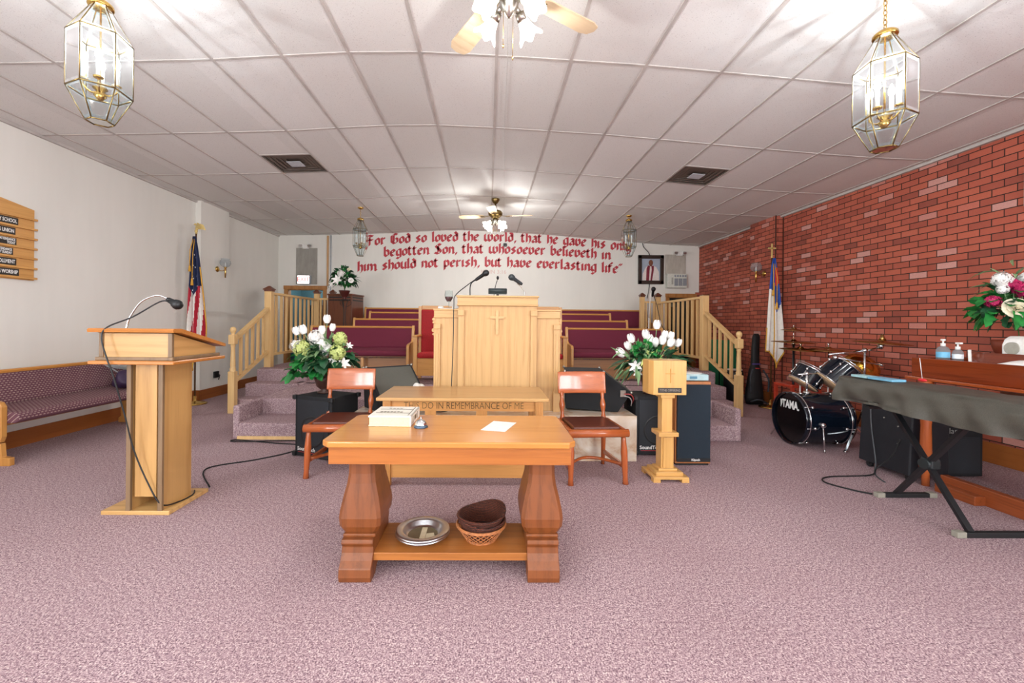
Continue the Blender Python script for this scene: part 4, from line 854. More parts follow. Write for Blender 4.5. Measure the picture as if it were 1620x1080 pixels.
m = M(world=True); m.tube(smooth_path([(-2.225, 2.935, 1.455), (-2.28, 2.92, 1.45), (-2.42, 2.87, 1.345), (-2.50, 2.77, 1.275), (-2.52, 2.752, 1.20), (-2.475, 2.745, 1.06), (-2.45, 2.752, .98), (-2.41, 2.80, .7), (-2.37, 2.83, .45), (-2.29, 2.85, .22), (-2.215, 2.87, .07), (-2.19, 3.0, .034), (-2.18, 3.12, .034), (-2.22, 3.2, .034)]), .0048); m.build('cord', BLK, t)
m = M(); m.tube(smooth_path([(-2.2, 3.34, .006), (-2.5, 3.75, .006), (-2.2, 4.0, .006), (-1.98, 4.25, .006), (-2.0, 4.48, .006), (-2.3, 4.55, .006), (-2.76, 4.66, .008), (-2.80, 4.60, .010), (-2.6, 4.58, .014), (-2.3, 4.63, .01), (-1.95, 4.64, .01)]), .006, 6); m.solo('floor_cable', RUBBER, 'black cable looping over the carpet from the oak lectern to the front step', 'cable', at=(-2.3, 4.2, 0))
# ================================================================ SPEAKERS
def logo(m, s, size, mt, **k): text_mesh(m, s, size, mt, **k)
WLET = plain('white_lettering', 'E8E8E6', .4); RLET = plain('red_underline', 'B8242C', .4)
def pa(label, x, y, rz, tilt=0):
    t = thing('floor_speaker', label, 'speaker', (x, y, 0), rz, 'black carpet-covered floor speakers')
    m = M(); m.box(-.23, .23, -.185, .185, .01, .60, .008); m.build('cabinet', BLKV, t)
    m = M(); m.box(-.195, .195, -.192, -.184, .045, .565, .003); g = m.build('grille', CHAR, t)
    for sx in (-1, 1):
        for sy in (-1, 1):
            for z in (.03, .582): m = M(); m.box(sx*.23-.022, sx*.23+.022, sy*.185-.022, sy*.185+.022, z-.022, z+.022, .009); m.build('corner_protector', BLK, t)
    m = M(); m.lathe([(.13, 0), (.145, .004), (.15, 0)], (0, -.192, .26), 32, Matrix.Rotation(PI/2, 4, 'X')); m.build('woofer_ring', BLK, g)
    m = M(); text_mesh(m, 'SoundTech', .05, frame4((-.075, -.1935, .085), (1, 0, 0), (0, 0, 1)), depth=.0008, bold=.001); m.mi = 1; m.box(-.18, .03, -.1945, -.1925, .052, .056); m.build('brand_lettering', [WLET, RLET], g)
    return t
pa('black floor speaker beside the carpeted steps, under the green and white flowers', -1.61, 4.22, R(-23))
pa('black floor speaker between the marble platform and the wooden tithe box', 1.73, 4.385, 0)
def wedge(label, x, y, rz, prof, L, slope, mirror=False):
    t = thing('monitor_wedge', label, 'stage monitor', (x, y, .442), rz, 'black stage monitor wedges')
    m = M(); m.prism(prof, -L/2, L/2, 'X'); o = m.build('cabinet', BLKV, t); b = o.modifiers.new('round', 'BEVEL'); b.width = .006; b.segments = 2; b.limit_method = 'ANGLE'
    a = Vector((0, *prof[slope])); c = Vector((0, *prof[slope+1])); d = (c-a); n = Vector((0, -abs(d.z), abs(d.y))).normalized() if d.y < 0 else Vector((0, d.z, -d.y)).normalized()
    if n.z < 0: n = -n
    m = M(); p = a.lerp(c, .06)+n*.004; q = a.lerp(c, .94)+n*.004; m.bar((0, p.y, p.z), (0, q.y, q.z), L*.9, .006, up=n); m.build('grille', GRILLE, t)
    for s_ in (-1, 1):
        for q in prof[1:4]: m = M(); m.ell((s_*L/2, q[0], q[1]), .016, 8); m.build('corner_protector', STEEL, t)
    return t
w1 = wedge('black monitor wedge with grey sloping grille and white cloth on it, behind the cherry chair', -.98, 4.40, R(38), [(.16, .0), (.20, .40), (.12, .415), (-.20, .14), (-.18, .03), (-.14, 0)], .52, 2)
m = M(world=True); m.box(-1.13, -1.06, 4.238, 4.245, .60, .66, .003); m.build('jack_plate', STEEL, w1)
w2 = wedge('black monitor wedge with a jack plate and red cable on the marble platform', 1.15, 4.42, R(81), [(.32, .02), (.33, .40), (-.06, .40), (-.33, .20), (-.20, .0)], .42, 2)
m = M(world=True)
m.box(1.33, 1.385, 4.155, 4.17, .60, .665, .003); jp = m.build('jack_plate', STEEL, w2)
m = M(world=True); m.mi = 0; m.tube(smooth_path([(1.37, 4.15, .63), (1.42, 4.12, .63), (1.455, 4.14, .59), (1.47, 4.2, .55), (1.49, 4.3, .5)]), .006, 6); m.mi = 1; m.tube(smooth_path([(1.36, 4.15, .61), (1.41, 4.13, .60), (1.44, 4.15, .56), (1.46, 4.22, .5)]), .005, 6); m.build('jack_cable', [plain('red_cable', 'A83A3A', .4), plain('grey_cable', 'B0A8A8', .4)], w2)
m = M(); m.grid(lambda u, v: (-.82+.22*u-.02*v, 4.30+.22*v+.06*u, .60+.075*math.sin(PI*min(1, u*1.2))*math.sin(PI*(.15+.7*v))+.008*math.sin(17*u+5*v)), 20, 14); o = m.solo('hand_towel', WHITE, 'white cloth bundled over the lower edge of the grey-grilled monitor wedge', 'towel', at=(-.70, 4.4, .60)); solid(o, .02)
t = thing('tower_speaker', 'tall speaker with blue-black grille and wood sides behind the tithe box', 'speaker', (1.94, 4.02, 0))
m = M(world=True); m.box(1.775, 2.11, 3.915, 4.19, .02, .79, .003); m.build('cabinet', wood('speaker_veneer', 'B4703C', '8E5228', 'Z', .4, cath=.1), t)
m = M(world=True); m.box(1.785, 2.10, 3.895, 3.915, .04, .765, .004); g = m.build('grille', NAVY, t)
m = M(world=True); m.box(1.79, 2.10, 3.93, 4.16, 0, .02); m.build('plinth', BLK, t)
m = M(world=True); m.box(1.785, 2.10, 3.893, 3.899, .04, .075); m.build('lower_band', BLK, t)
m = M(world=True); text_mesh(m, 'Klipsch', .028, frame4((1.96, 3.892, .06), (1, 0, 0), (0, 0, 1)), depth=.0006, bold=.0006); m.build('brand_lettering', WLET, g)
t = thing('disc_player', 'pale blue-grey disc player lying on top of the tall blue-black speaker', 'disc player', (1.98, 4.05, .7905))
m = M(world=True); m.box(1.86, 2.105, 3.94, 4.15, .795, .855, .01); m.build('case', plain('pale_blue_case', 'A9C7CC', .4), t); m = M(world=True); m.box(1.92, 1.99, 3.936, 3.942, .815, .838); m.build('display', plain('blue_display', '4E86A0', .3), t)
m = M(world=True); m.cyl((1.99, 4.045, .855), (1.99, 4.045, .862), .09, n=32); m.build('lid', WHITE, t)
# tithe offering box
t = thing('tithe_box', 'blond wooden offering box on a post with a black plate', 'offering box', (1.55, 3.62, 0))
m = M(world=True); m.box(1.40, 1.70, 3.48, 3.76, .025, .045, .003); m.box(1.435, 1.665, 3.515, 3.725, .045, .075, .003); m.box(1.47, 1.63, 3.55, 3.69, .075, .095, .003)
for x in (1.40, 1.64):
    for y in (3.48, 3.70): m.box(x, x+.06, y, y+.06, 0, .026)
m.build('base', TITHX, t)
m = M(world=True); m.box(1.495, 1.605, 3.565, 3.675, .09, .37, .003); m.box(1.512, 1.588, 3.558, 3.567, .10, .36); m.box(1.505, 1.595, 3.575, 3.665, .40, .70, .003); m.build('post', TITH, t)
m = M(world=True); m.box(1.465, 1.635, 3.535, 3.705, .37, .405, .003); m.build('collar', TITHX, t); m = M(world=True); m.box(1.49, 1.61, 3.56, 3.68, .695, .725, .003); m.build('neck_plate', TITHX, t)
m = M(world=True); m.prism([(1.395, 3.60), (1.415, 3.54), (1.70, 3.54), (1.705, 3.60), (1.705, 3.74), (1.395, 3.74)], .725, 1.02, 'Z'); o = m.build('box', TITH, t); b = o.modifiers.new('round', 'BEVEL'); b.width = .005; b.segments = 2; b.limit_method = 'ANGLE'
m = M(world=True); m.box(1.455, 1.655, 3.534, 3.541, .745, .787, .002); m.mi = 1; text_mesh(m, 'TITHE OFFERING', .030, frame4((1.555, 3.5335, .766), (1, 0, 0), (0, 0, 1)), depth=.0005, squash=.78); m.build('name_plate', [plain('black_engraved_plate', '241E1A', .4), plain('grey_engraving', '8A7F74', .4)], t)
m = M(world=True); m.box(1.557, 1.563, 3.536, 3.541, .83, .95); m.box(1.52, 1.60, 3.537, 3.5405, .905, .911); m.build('cross', plain('engraved_cross', 'C08C3E', .5), t)
# ================================================================ FLOWERS
def leaf_mesh(m, p, d, up, L, w_, droop=.3, n=4, lobed=False):
    d = Vector(d).normalized(); s_ = d.cross(Vector(up)); s_ = s_.normalized() if s_.length > .01 else Vector((1, 0, 0)); nn = s_.cross(d)
    prev = None
    for i in range(n+1):
        v = i/n; ww = w_*.5*math.sin(PI*min(.98, .08+v*.92))**(.7)*(1.25-.5*v)
        if lobed: ww *= (1.25 if i % 2 else .8)
        c = Vector(p)+d*L*v-Vector((0, 0, 1))*droop*L*v*v
        A = c-s_*ww+nn*ww*.25; B = c+s_*ww+nn*ww*.25
        cur = [m.bm.verts.new(A), m.bm.verts.new(c), m.bm.verts.new(B)]
        if prev:
            for a in (0, 1):
                f = m.bm.faces.new((prev[a], prev[a+1], cur[a+1], cur[a])); f.smooth = True; f.material_index = m.mi
        prev = cur
def rdir(rd, up=.0):
    while True:
        v = Vector((rd.uniform(-1, 1), rd.uniform(-1, 1), rd.uniform(-1, 1)))
        if .1 < v.length < 1: 
            v.normalize()
            if v.z > up-1: return v
def tulip(m, p, d, s):
    q = Vector(d).to_track_quat('Z', 'Y').to_matrix().to_4x4(); mt = Matrix.Translation(Vector(p)) @ q
    for k in range(6):
        a = k*PI/3; 
        def fn(u, v, a=a, k=k):
            r = s*(.2+.46*math.sin(PI*(.12+.7*v)))*(1 if k % 2 else .88); th = a+(u-.5)*1.5*(1-.55*v); return mt @ Vector((r*math.cos(th), r*math.sin(th), s*1.5*v))
        m.grid(fn, 4, 5)
def cluster(m, p, r, n, rd, ps):
    p = Vector(p)
    for k in range(n):
        d = rdir(rd); c = p+d*r*rd.uniform(.72, 1.18); a = d.orthogonal().normalized(); b = d.cross(a); t0 = rd.uniform(0, 6)
        for j in range(4):
            th = t0+j*PI/2; e = a*math.cos(th)+b*math.sin(th); f = d.cross(e)
            m.poly([c, c+e*ps*.6+f*ps*.35+d*ps*.1, c+e*ps+d*ps*.05, c+e*ps*.6-f*ps*.35+d*ps*.1], True)
    m.ell(p, r*.7, 12)
def lily(m, p, d, s, n=6):
    d = Vector(d).normalized(); a = d.orthogonal().normalized(); b = d.cross(a)
    for j in range(n):
        th = j*2*PI/n; e = a*math.cos(th)+b*math.sin(th); leaf_mesh(m, p, (e+d*.5), d, s, s*.42, .1, 5)
def rose(m, p, d, s):
    d = Vector(d).normalized(); a = d.orthogonal().normalized(); b = d.cross(a); p = Vector(p)
    for ring, (k, r, h) in enumerate(((3, .25, .5), (5, .5, .42), (7, .8, .25), (8, 1.05, .05))):
        for j in range(k):
            th = j*2*PI/k+ring*.7
            def fn(u, v, th=th, r=r, h=h, k=k):
                t2 = th+(u-.5)*2*PI/k*1.5; rr = s*r*(.35+.65*v**.7); e = a*math.cos(t2)+b*math.sin(t2); return p+e*rr+d*s*(h*v-.1+.1*math.cos((u-.5)*3))
            m.grid(fn, 4, 3)
def bouquet(name, label, loc, heads, leaves, vase, group=None, seed=1):
    """heads: (kind, (x,y,z), size, material) relative to loc"""
    t = thing(name, label, 'flower arrangement', loc, 0, group); rd = random.Random(seed)
    vase(t)
    for mat, n, cx, cy, cz_, rx, ry, rz_, L, w_, lob in leaves:
        m = M()
        for k in range(n):
            d = rdir(rd, .55); c = Vector((cx+d.x*rx*rd.uniform(.35, 1), cy+d.y*ry*rd.uniform(.35, 1), cz_+d.z*rz_*rd.uniform(.35, 1)))
            leaf_mesh(m, c, d+Vector((0, 0, rd.uniform(-.5, .3))), (rd.uniform(-1, 1), rd.uniform(-1, 1), 1), L*rd.uniform(.6, 1.2), w_*rd.uniform(.7, 1.2), rd.uniform(0, .8), 4, lob)
        m.build('foliage', mat, t, kind='stuff')
    m = M(); core = Vector((leaves[0][2], leaves[0][3], leaves[0][4]-leaves[0][7]*.6))
    for kd, p, s_, mt in heads: m.tube(smooth_path([core, core.lerp(Vector(p), .5)+Vector((0, 0, .03)), p], 3), .0035, 5)
    m.build('stems', LGREEN, t)
    for kd, p, s_, mt in heads:
        m = M(); p = Vector(p); d = (p-core).normalized()
        if kd == 'tulip': tulip(m, p, d+Vector((0, 0, .4)), s_*1.12)
        elif kd == 'cluster': cluster(m, p, s_*1.12, 130, rd, s_*.40)
        elif kd == 'lily': lily(m, p, d+Vector((0, -.6, 0)), s_)
        elif kd == 'rose': rose(m, p, d+Vector((-.2, -.9, 0)), s_)
        m.build({'tulip': 'tulip_bloom', 'cluster': 'flower_cluster', 'lily': 'lily_bloom', 'rose': 'rose_bloom'}[kd], mt, t)
    return t
def urn(col, r=.09, h=.2, z0=0):
    def f(t):
        m = M(); m.lathe([(0, z0), (r*.7, z0), (r*.72, z0+.015), (r*.35, z0+.03), (r*.8, z0+h*.4), (r, z0+h*.8), (r*1.05, z0+h), (r*.95, z0+h), (0, z0+h*.85)], n=28); m.build('vase', col, t)
    return f
POT = plain('dark_brown_pot', '4A3028', .35)
# on the speaker by the steps: px centre (520,570); z 0.60
F1 = (-1.66, 4.28, .602)
h1 = [('tulip', (.03, -.04, .71), .05, PETAL), ('tulip', (.075, -.02, .63), .045, PETAL), ('tulip', (-.19, -.05, .60), .055, PETAL), ('tulip', (-.26, -.04, .59), .05, PETAL),
      ('cluster', (-.17, -.13, .455), .068, LIME), ('cluster', (.17, -.12, .42), .062, LIME), ('cluster', (.17, -.06, .55), .058, LIME),
      ('cluster', (-.05, -.1, .56), .062, PETAL), ('cluster', (.02, -.13, .50), .05, PETAL), ('cluster', (-.24, -.1, .48), .055, PETAL), ('cluster', (.05, -.1, .44), .05, PETAL),
      ('lily', (.22, -.1, .31), .075, PETAL), ('lily', (.12, -.13, .34), .05, PETAL), ('lily', (.25, -.04, .48), .05, PETAL), ('tulip', (.0, -.08, .60), .05, PETAL)]
l1 = [(DGREEN, 170, 0, -.02, .34, .29, .22, .2, .10, .085, True), (GREEN, 90, -.15, -.08, .24, .17, .14, .24, .09, .085, True), (LGREEN, 70, .02, -.04, .38, .28, .2, .22, .10, .05, False)]
def v1(t):
    urn(POT, .1, .17)(t)
bouquet('flower_arrangement', 'white and lime green flowers with trailing ivy on the black speaker by the steps', F1, h1, l1, v1, seed=11)
F2 = (1.70, 4.36, .602)
h2 = [('tulip', (.05, -.05, .68), .055, PETAL), ('tulip', (-.20, -.06, .54), .055, PETAL), ('tulip', (-.05, -.03, .58), .055, PETAL), ('tulip', (.14, -.02, .58), .05, PETAL), ('tulip', (.20, -.02, .57), .05, PETAL),
      ('tulip', (-.23, -.06, .47), .05, PETAL), ('tulip', (.27, -.02, .50), .05, PETAL), ('tulip', (-.30, -.08, .40), .06, PETAL), ('tulip', (.10, -.06, .52), .055, PETAL), ('tulip', (.17, -.08, .50), .055, PETAL), ('tulip', (.02, -.08, .50), .055, PETAL), ('tulip', (-.02, -.06, .54), .05, PETAL),
      ('lily', (-.18, -.12, .30), .085, PETAL), ('lily', (-.16, -.12, .24), .06, PETAL)]
l2 = [(DGREEN, 130, .03, -.02, .34, .32, .22, .18, .14, .045, False), (GREEN, 60, -.06, -.06, .42, .16, .14, .12, .07, .06, True), (LGREEN, 70, -.12, -.05, .30, .24, .18, .24, .16, .03, False), (LIME, 24, -.02, -.16, .36, .16, .06, .1, .07, .035, False)]
bouquet('flower_arrangement', 'white tulips with green foliage on the black speaker behind the tithe box', F2, h2, l2, urn(POT, .09, .2), seed=5)
# tall metal stand with urn and green-and-white arrangement beside the brown cabinet
def v3(t):
    m = M(); m.lathe([(0, 1.24), (.05, 1.24), (.03, 1.27), (.07, 1.32), (.1, 1.40), (.11, 1.42), (0, 1.40)], n=24); m.build('urn', plain('maroon_urn', '4A1E1A', .3), t)
    m = M()
    for k in range(3):
        a = k*2*PI/3+.5; d = Vector((math.cos(a), math.sin(a), 0)); m.tube(smooth_path([d*.13+Vector((0, 0, 0)), d*.07+Vector((0, 0, .35)), d*.02+Vector((0, 0, .85)), d*.03+Vector((0, 0, 1.1)), d*.07+Vector((0, 0, 1.25))]), .007, 6)
        m.tube(smooth_path([d*.03+Vector((0, 0, 1.1)), d*.1+Vector((0, 0, 1.14)), d*.13+Vector((0, 0, 1.19)), d*.1+Vector((0, 0, 1.21))]), .005, 6)
    m.cyl((0, 0, 1.22), (0, 0, 1.245), .07, n=20); m.build('metal_stand', IRON, t)
h3 = [('cluster', (-.01, -.2, 1.72), .055, PETAL), ('lily', (-.05, -.24, 1.60), .12, PETAL), ('rose', (.18, -.18, 1.60), .05, PETAL), ('lily', (-.17, -.2, 1.52), .07, PETAL), ('rose', (.12, -.12, 1.82), .035, CREAM)]
l3 = [(DGREEN, 230, -.02, 0, 1.64, .24, .18, .24, .10, .06, False), (GREEN, 90, -.02, -.04, 1.64, .22, .18, .25, .09, .055, False)]
bouquet('flower_arrangement', 'dark green and white flowers in an urn on a tall black metal stand', (-2.80, 8.16, .521), h3, l3, v3, seed=8)
# ================================================================ BROWN TONE CABINET, MIC STAND
t = thing('tone_cabinet', 'dark brown wooden organ tone cabinet with louvre slots on the stage corner', 'organ speaker', (-3.12, 9.2, .561), R(-8))
m = M()
m.box(-.27, .27, -.28, .28, 0, 1.34, .008); m.build('body', MAHD, t)
m = M(); m.box(-.285, .285, -.295, .295, 1.34, 1.37, .006); m.build('top_board', MAHD, t)
m = M()
for z in (1.22, 1.28):
    m.box(-.24, .24, -.285, -.27, z, z+.028); m.box(.265, .275, -.24, .24, z, z+.028)
    m.box(-.24, .24, -.285, -.27, z-1.06, z-1.03); 
m.build('louvre_slots', BLK, t)
t = thing('microphone_stand', 'white microphone stand holding a black microphone beside the railing', 'microphone stand', (3.33, 8.6, .671))
m = M(world=True); m.lathe([(0, .672), (.11, .672), (.11, .685), (.03, .70), (0, .70)], (3.33, 8.6, 0), 24); m.build('base', BLK, t)
t.location.z = .782; _W[t] = Matrix.Translation((3.33, 8.6, .782))
for ch in t.children: ch.data.transform(Matrix.Translation((0, 0, -.0)))
m = M(world=True); m.cyl((3.33, 8.6, .79), (3.33, 8.6, 1.45), .012); m.cyl((3.33, 8.6, 1.45), (3.34, 8.55, 1.98), .009); m.ell((3.33, 8.6, 1.45), .018, 10); m.build('pole', WHITE, t)
m = M(world=True); mic_head(m, (3.36, 8.45, 2.06), (-.1, -.5, .75), .045, .16); m.build('microphone_head', BLK, t)
m = M(world=True); m.tube(smooth_path([(3.38, 8.5, 1.95), (3.44, 8.45, 1.7), (3.5, 8.4, 1.35), (3.62, 8.4, 1.17), (3.7, 8.42, 1.2), (3.68, 8.42, 1.25), (3.6, 8.42, 1.18), (3.5, 8.42, 1.15)]), .007, 6); m.build('cord', BLK, t)
# ================================================================ FLAGS
STAR = plain('white_star', 'F2F2F2', .6); FBLUE = plain('navy_flag_cloth', '1F2A4E', .7, var=.15); FRED = plain('crimson_flag_cloth', 'B01830', .7, var=.12); FWHT = plain('white_flag_cloth', 'E8E4DC', .7, var=.05); CBLUE = plain('royal_flag_cloth', '2350A8', .7, var=.12); CRED = plain('scarlet_flag_cloth', 'E0382C', .7)
def flag(label, x, y, outl, colf, mats, finial, base_r, ztop, pleat, nu=60, nv=60, edge=None, star=None, rz=0):
    t = thing('flag', label, 'flag', (x, y, 0), rz)
    m = M(); m.lathe([(0, 0), (base_r, 0), (base_r, .015), (base_r*.8, .03), (.04, .045), (.025, .06), (.02, .13), (0, .13)], n=32); m.build('base', BRASS, t)
    m = M(); m.cyl((0, 0, .1), (0, 0, ztop), .012, n=12); m.build('pole', plain('dark_pole_wood', '5A3A22', .35), t)
    m = M(); finial(m, ztop); m.build('finial', plain('gilt_finial', 'D8BE78', .35, .25), t)
    def surf(u, v):
        l, r, z = outl(u, v); w_ = r-l; ph = u*2*PI*pleat
        return Vector((l+w_*u, -.045-.035*math.sin(ph)*min(1, .4+v), z))
    m = M(); m.grid(surf, nu, nv, mf=colf); cl = m.build('cloth', mats, t); solid(cl, .003)
    m = M()
    pts = [surf(k/40, 1.0)+Vector((0, -.004, 0)) for k in range(41)]; m.tube(pts, .011, 6)
    if edge:
        for u0, va, vb in edge: m.tube([surf(u0, va+(vb-va)*k/24)+Vector((0, -.008, 0)) for k in range(25)], .009, 6)
    m.build('gold_fringe', GOLD, cl)
    m = M(); m.tube([(.012, -.05, ztop-.12), (.02, -.10, ztop-.35), (.015, -.105, ztop-.75)], .006, 6); m.tube([(-.01, -.05, ztop-.12), (-.03, -.09, ztop-.3), (-.035, -.09, ztop-.55)], .006, 6); m.cyl((.015, -.105, ztop-.75), (.015, -.105, ztop-.86), .012, .02); m.cyl((-.035, -.09, ztop-.55), (-.035, -.09, ztop-.64), .012, .02); m.build('tassel_cord', GOLD, t)
    if star:
        m = M()
        for u, v, s_ in star:
            c = surf(u, v)+Vector((0, -.006, 0)); pp = []
            for k in range(10):
                a = PI/2+k*PI/5; r = s_ if k % 2 == 0 else s_*.42; pp.append((c.x+r*math.cos(a), c.z+r*math.sin(a)))
            m.prism(pp, c.y-.003, c.y, 'Y')
        m.build('stars', STAR, cl)
    return t
def eagle(m, z):
    m.ell((0, 0, z+.01), (.022, .022, .03)); m.lathe([(0, z-.03), (.02, z-.03), (.012, z-.015), (.022, z), (0, z+.01)], n=14)
    m.ell((.01, 0, z+.065), (.022, .018, .045)); m.ell((-.015, 0, z+.12), (.016, .013, .018)); m.cyl((-.028, 0, z+.12), (-.045, 0, z+.11), .007, .001, 8)
    for s_ in (-1, 1): m.prism([(0, 0), (.03, .09), (.075, .075), (.09, .04), (.11, -.01), (.05, .0)], -.004, .004, 'Y', Matrix.Translation((.01, s_*.02, z+.05)) @ Matrix.Rotation(s_*R(25), 4, 'Z'))
def us_out(u, v):
    z = 2.66-v*(1.62+.5*math.exp(-((u-.32)/.22)**2)+.0*u); l = -.015-.10*v**.7; r = .02+.19*min(1, v*1.15)**.8
    return l, r, z
def us_col(u, v):
    if v < .44+.06*u: return 0
    return 1 if int((u*1.0+.35*v)*9) % 2 == 0 else 2
sts = [(.3+.35*((i*7) % 5)/5+.05*(i % 2), .12+.036*i, .015) for i in range(1, 11)]
flag('American flag draped on a pole with brass eagle beside the white pilaster', -4.66, 6.70, us_out, us_col, [FBLUE, FRED, FWHT], eagle, .17, 2.74, 3.0, edge=[(1.0, .3, 1.0)], star=sts)
def crossf(m, z):
    m.box(-.011, .011, -.006, .006, z, z+.21); m.box(-.062, .062, -.006, .006, z+.125, z+.147); m.lathe([(0, z-.02), (.018, z-.02), (.012, z), (0, z+.005)], n=12)
def ch_out(u, v):
    z = 2.42-v*(1.50+.27*math.exp(-((u-.62)/.2)**2)); l = -.01-.115*v**.6; r = .02+.15*min(1, v*1.3)**.8
    return l, r, z
def ch_col(u, v):
    if v < .34 and u < .42: return 0
    if u >= .42 and .10 < v < .27 and u > .5: return 1
    if u >= .42 and v < .52-.25*abs(u-.72): return 0
    return 2
flag('white Christian flag with blue and red canton draped below a brass cross by brick wall', 4.60, 6.72, ch_out, ch_col, [CBLUE, CRED, FWHT], crossf, .17, 2.45, 2.5, edge=[(.42, .25, 1.0), (0.0, .75, 1.0)])
# ================================================================ SCONCES, OUTLET
def sconce(x, y, z, sx, label):
    t = thing('wall_sconce', label, 'wall lamp', (x, y, z), 0, 'brass wall sconces with glass bowls')
    Q = Matrix.Rotation(PI/2*sx, 4, 'Y')
    m = M(); m.lathe([(0, 0), (.05, 0), (.05, .01), (.035, .02), (.012, .025), (0, .025)], (0, 0, 0), 24, Q); m.build('backplate', BRASS, t)
    m = M(); m.tube(smooth_path([(.01*sx, 0, 0), (.09*sx, 0, -.03), (.14*sx, 0, .0), (.145*sx, 0, .03)]), .007); m.lathe([(0, -.15), (.012, -.15), (.014, -.05), (.016, .02), (.03, .04), (0, .04)], (.145*sx, 0, 0), 16); m.build('arm', BRASS, t)
    m = M(); m.lathe([(.03, .035), (.07, .06), (.088, .10), (.08, .145), (.06, .17), (.075, .185)], (.145*sx, 0, 0), 28); m.build('glass_bowl', glass('sconce_glass', 'E4EAEE', .08, .18), t)
    m = M(); m.lathe([(0, .04), (.012, .045), (.014, .09), (.004, .12), (0, .125)], (.145*sx, 0, 0), 14); m.build('bulb', plain('clear_bulb_glass', 'F0F0EA', .15), t)
sconce(-4.79, 7.42, 2.24, 1, 'brass sconce with glass bowl on the white pilaster'); sconce(4.83, 7.25, 2.24, -1, 'brass sconce with glass bowl on the brick pilaster')
t = thing('wall_outlet', 'small dark outlet box low on the white pilaster', 'outlet', (-4.79, 7.40, .38)); m = M(); m.box(0, .03, -.06, .06, -.05, .06, .004); m.build('box', BLK, t)
m = M(); m.tube([(.03, .02, .02), (.06, .03, -.01), (.03, .04, -.09)], .008, 6); m.build('plug', RUBBER, t)
# ================================================================ HYMN BOARD
t = thing('register_board', 'light wood church register board with black name strips on the white side wall', 'register board', (-4.88, 4.2, 1.72))
HB = wood('board_wood', 'D09A54', 'B47A36', 'Y', .35, cath=.1)
def ydir(m): pass
m = M(world=True); m.prism([(3.89, 1.735), (4.515, 1.735), (4.515, 2.485), (4.21, 2.535), (3.89, 2.485)], -4.875, -4.855, 'X'); m.build('back_board', HB, t)
zs = [1.745+.104*k for k in range(7)]
for z in zs: m = M(world=True); m.box(-4.855, -4.83, 3.88, 4.53, z, z+.022, .003); m.build('slot_rail', HB, t)
nm = ['ATTENDING WORSHIP', 'ENROLLMENT', 'ATTENDANCE|LAST SUNDAY', 'ATTENDANCE|TODAY', 'TRAINING UNION', 'SUNDAY SCHOOL']
ye = [4.365, 4.34, 4.31, 4.34, 4.33, 4.355]
BP = plain('black_name_strip', '26221E', .5)
for k, (s_, y1) in enumerate(zip(nm, ye)):
    m = M(world=True); z = zs[k]+.022; y0 = 3.88; m.box(-4.852, -4.846, y0, y1, z, z+.072); m.mi = 1
    ls = s_.split('|')
    for j, q in enumerate(ls):
        zz = z+(.036 if len(ls) == 1 else .052-.032*j); hh = .052 if len(ls) == 1 else .034
        text_mesh(m, q, hh, frame4((-4.8455, y1-.012, zz), (0, 1, 0), (0, 0, 1)), align='RIGHT', depth=.0006, squash=.62, bold=.0012)
    m.build('name_strip', [BP, WLET], t)
# ================================================================ GIG BAG, GREEN BOARD, DRUM
t = thing('gig_bag', 'black guitar gig bag leaning against the brick pilaster', 'gig bag', (4.52, 7.04, 0))
secs = []
for z, cx, cy, wx, wy in ((.01, 4.52, 7.0, .14, .07), (.12, 4.52, 7.02, .15, .08), (.30, 4.53, 7.03, .13, .075), (.45, 4.545, 7.05, .11, .07), (.58, 4.56, 7.07, .09, .06), (.66, 4.57, 7.08, .065, .05), (.95, 4.60, 7.12, .062, .045), (1.14, 4.625, 7.14, .058, .04), (1.19, 4.63, 7.15, .035, .03)):
    secs.append([(cx+wx*math.cos(a)*abs(math.cos(a))**-.25 if abs(math.cos(a)) > .05 else cx, cy+wy*math.sin(a)*(abs(math.sin(a))**-.25 if abs(math.sin(a)) > .05 else 1), z) for a in [k*2*PI/20+.01 for k in range(20)]])
m = M(world=True); m.loft(secs); m.build('bag_body', plain('black_nylon', '15171A', .6), t)
m = M(world=True); m.tube(smooth_path([(4.44, 6.93, .6), (4.38, 6.90, .45), (4.40, 6.91, .2)]), .012, 6); m.tube(smooth_path([(4.64, 6.97, .58), (4.72, 6.95, .42), (4.70, 6.93, .22)]), .014, 6); m.tube(smooth_path([(4.38, 6.89, .06), (4.5, 6.86, .1), (4.66, 6.9, .04)]), .013, 6); m.build('straps', plain('grey_webbing', '3A3E46', .7), t)
m = M(world=True); m.box(4.47, 4.60, 6.985, 7.0, .672, .69); m.mi = 1; m.box(4.52, 4.58, 6.975, 6.99, .60, .615); m.build('tags', [plain('violet_strap', '5A4A9A', .6), plain('red_tag', 'D04038', .6)], t)
t = thing('green_board', 'folded green board standing on the floor behind the stair railing by the brick wall', 'board', (4.35, 7.9, 0))
m = M(world=True); m.box(4.12, 4.42, 7.92, 7.95, .03, 1.06, .004); m.box(4.44, 4.74, 7.90, 7.93, .03, 1.05, .004); m.build('board_panels', plain('green_board_paint', '1E7A52', .5), t)
m = M(world=True); m.cyl((4.43, 7.93, .0), (4.43, 7.93, 1.06), .012); m.box(4.12, 4.74, 7.90, 7.96, 0, .03); m.build('hinge_post', BLK, t)
t = thing('conga_drum', 'black drum with white head on the floor beside the black gig bag', 'drum', (4.27, 7.2, 0))
m = M(); m.lathe([(0, 0), (.12, 0), (.15, .2), (.155, .50), (.14, .56), (0, .56)], n=24); m.build('shell', BLK, t); m = M(); m.cyl((0, 0, .56), (0, 0, .57), .14, n=24); m.build('drum_head', WHITE, t)
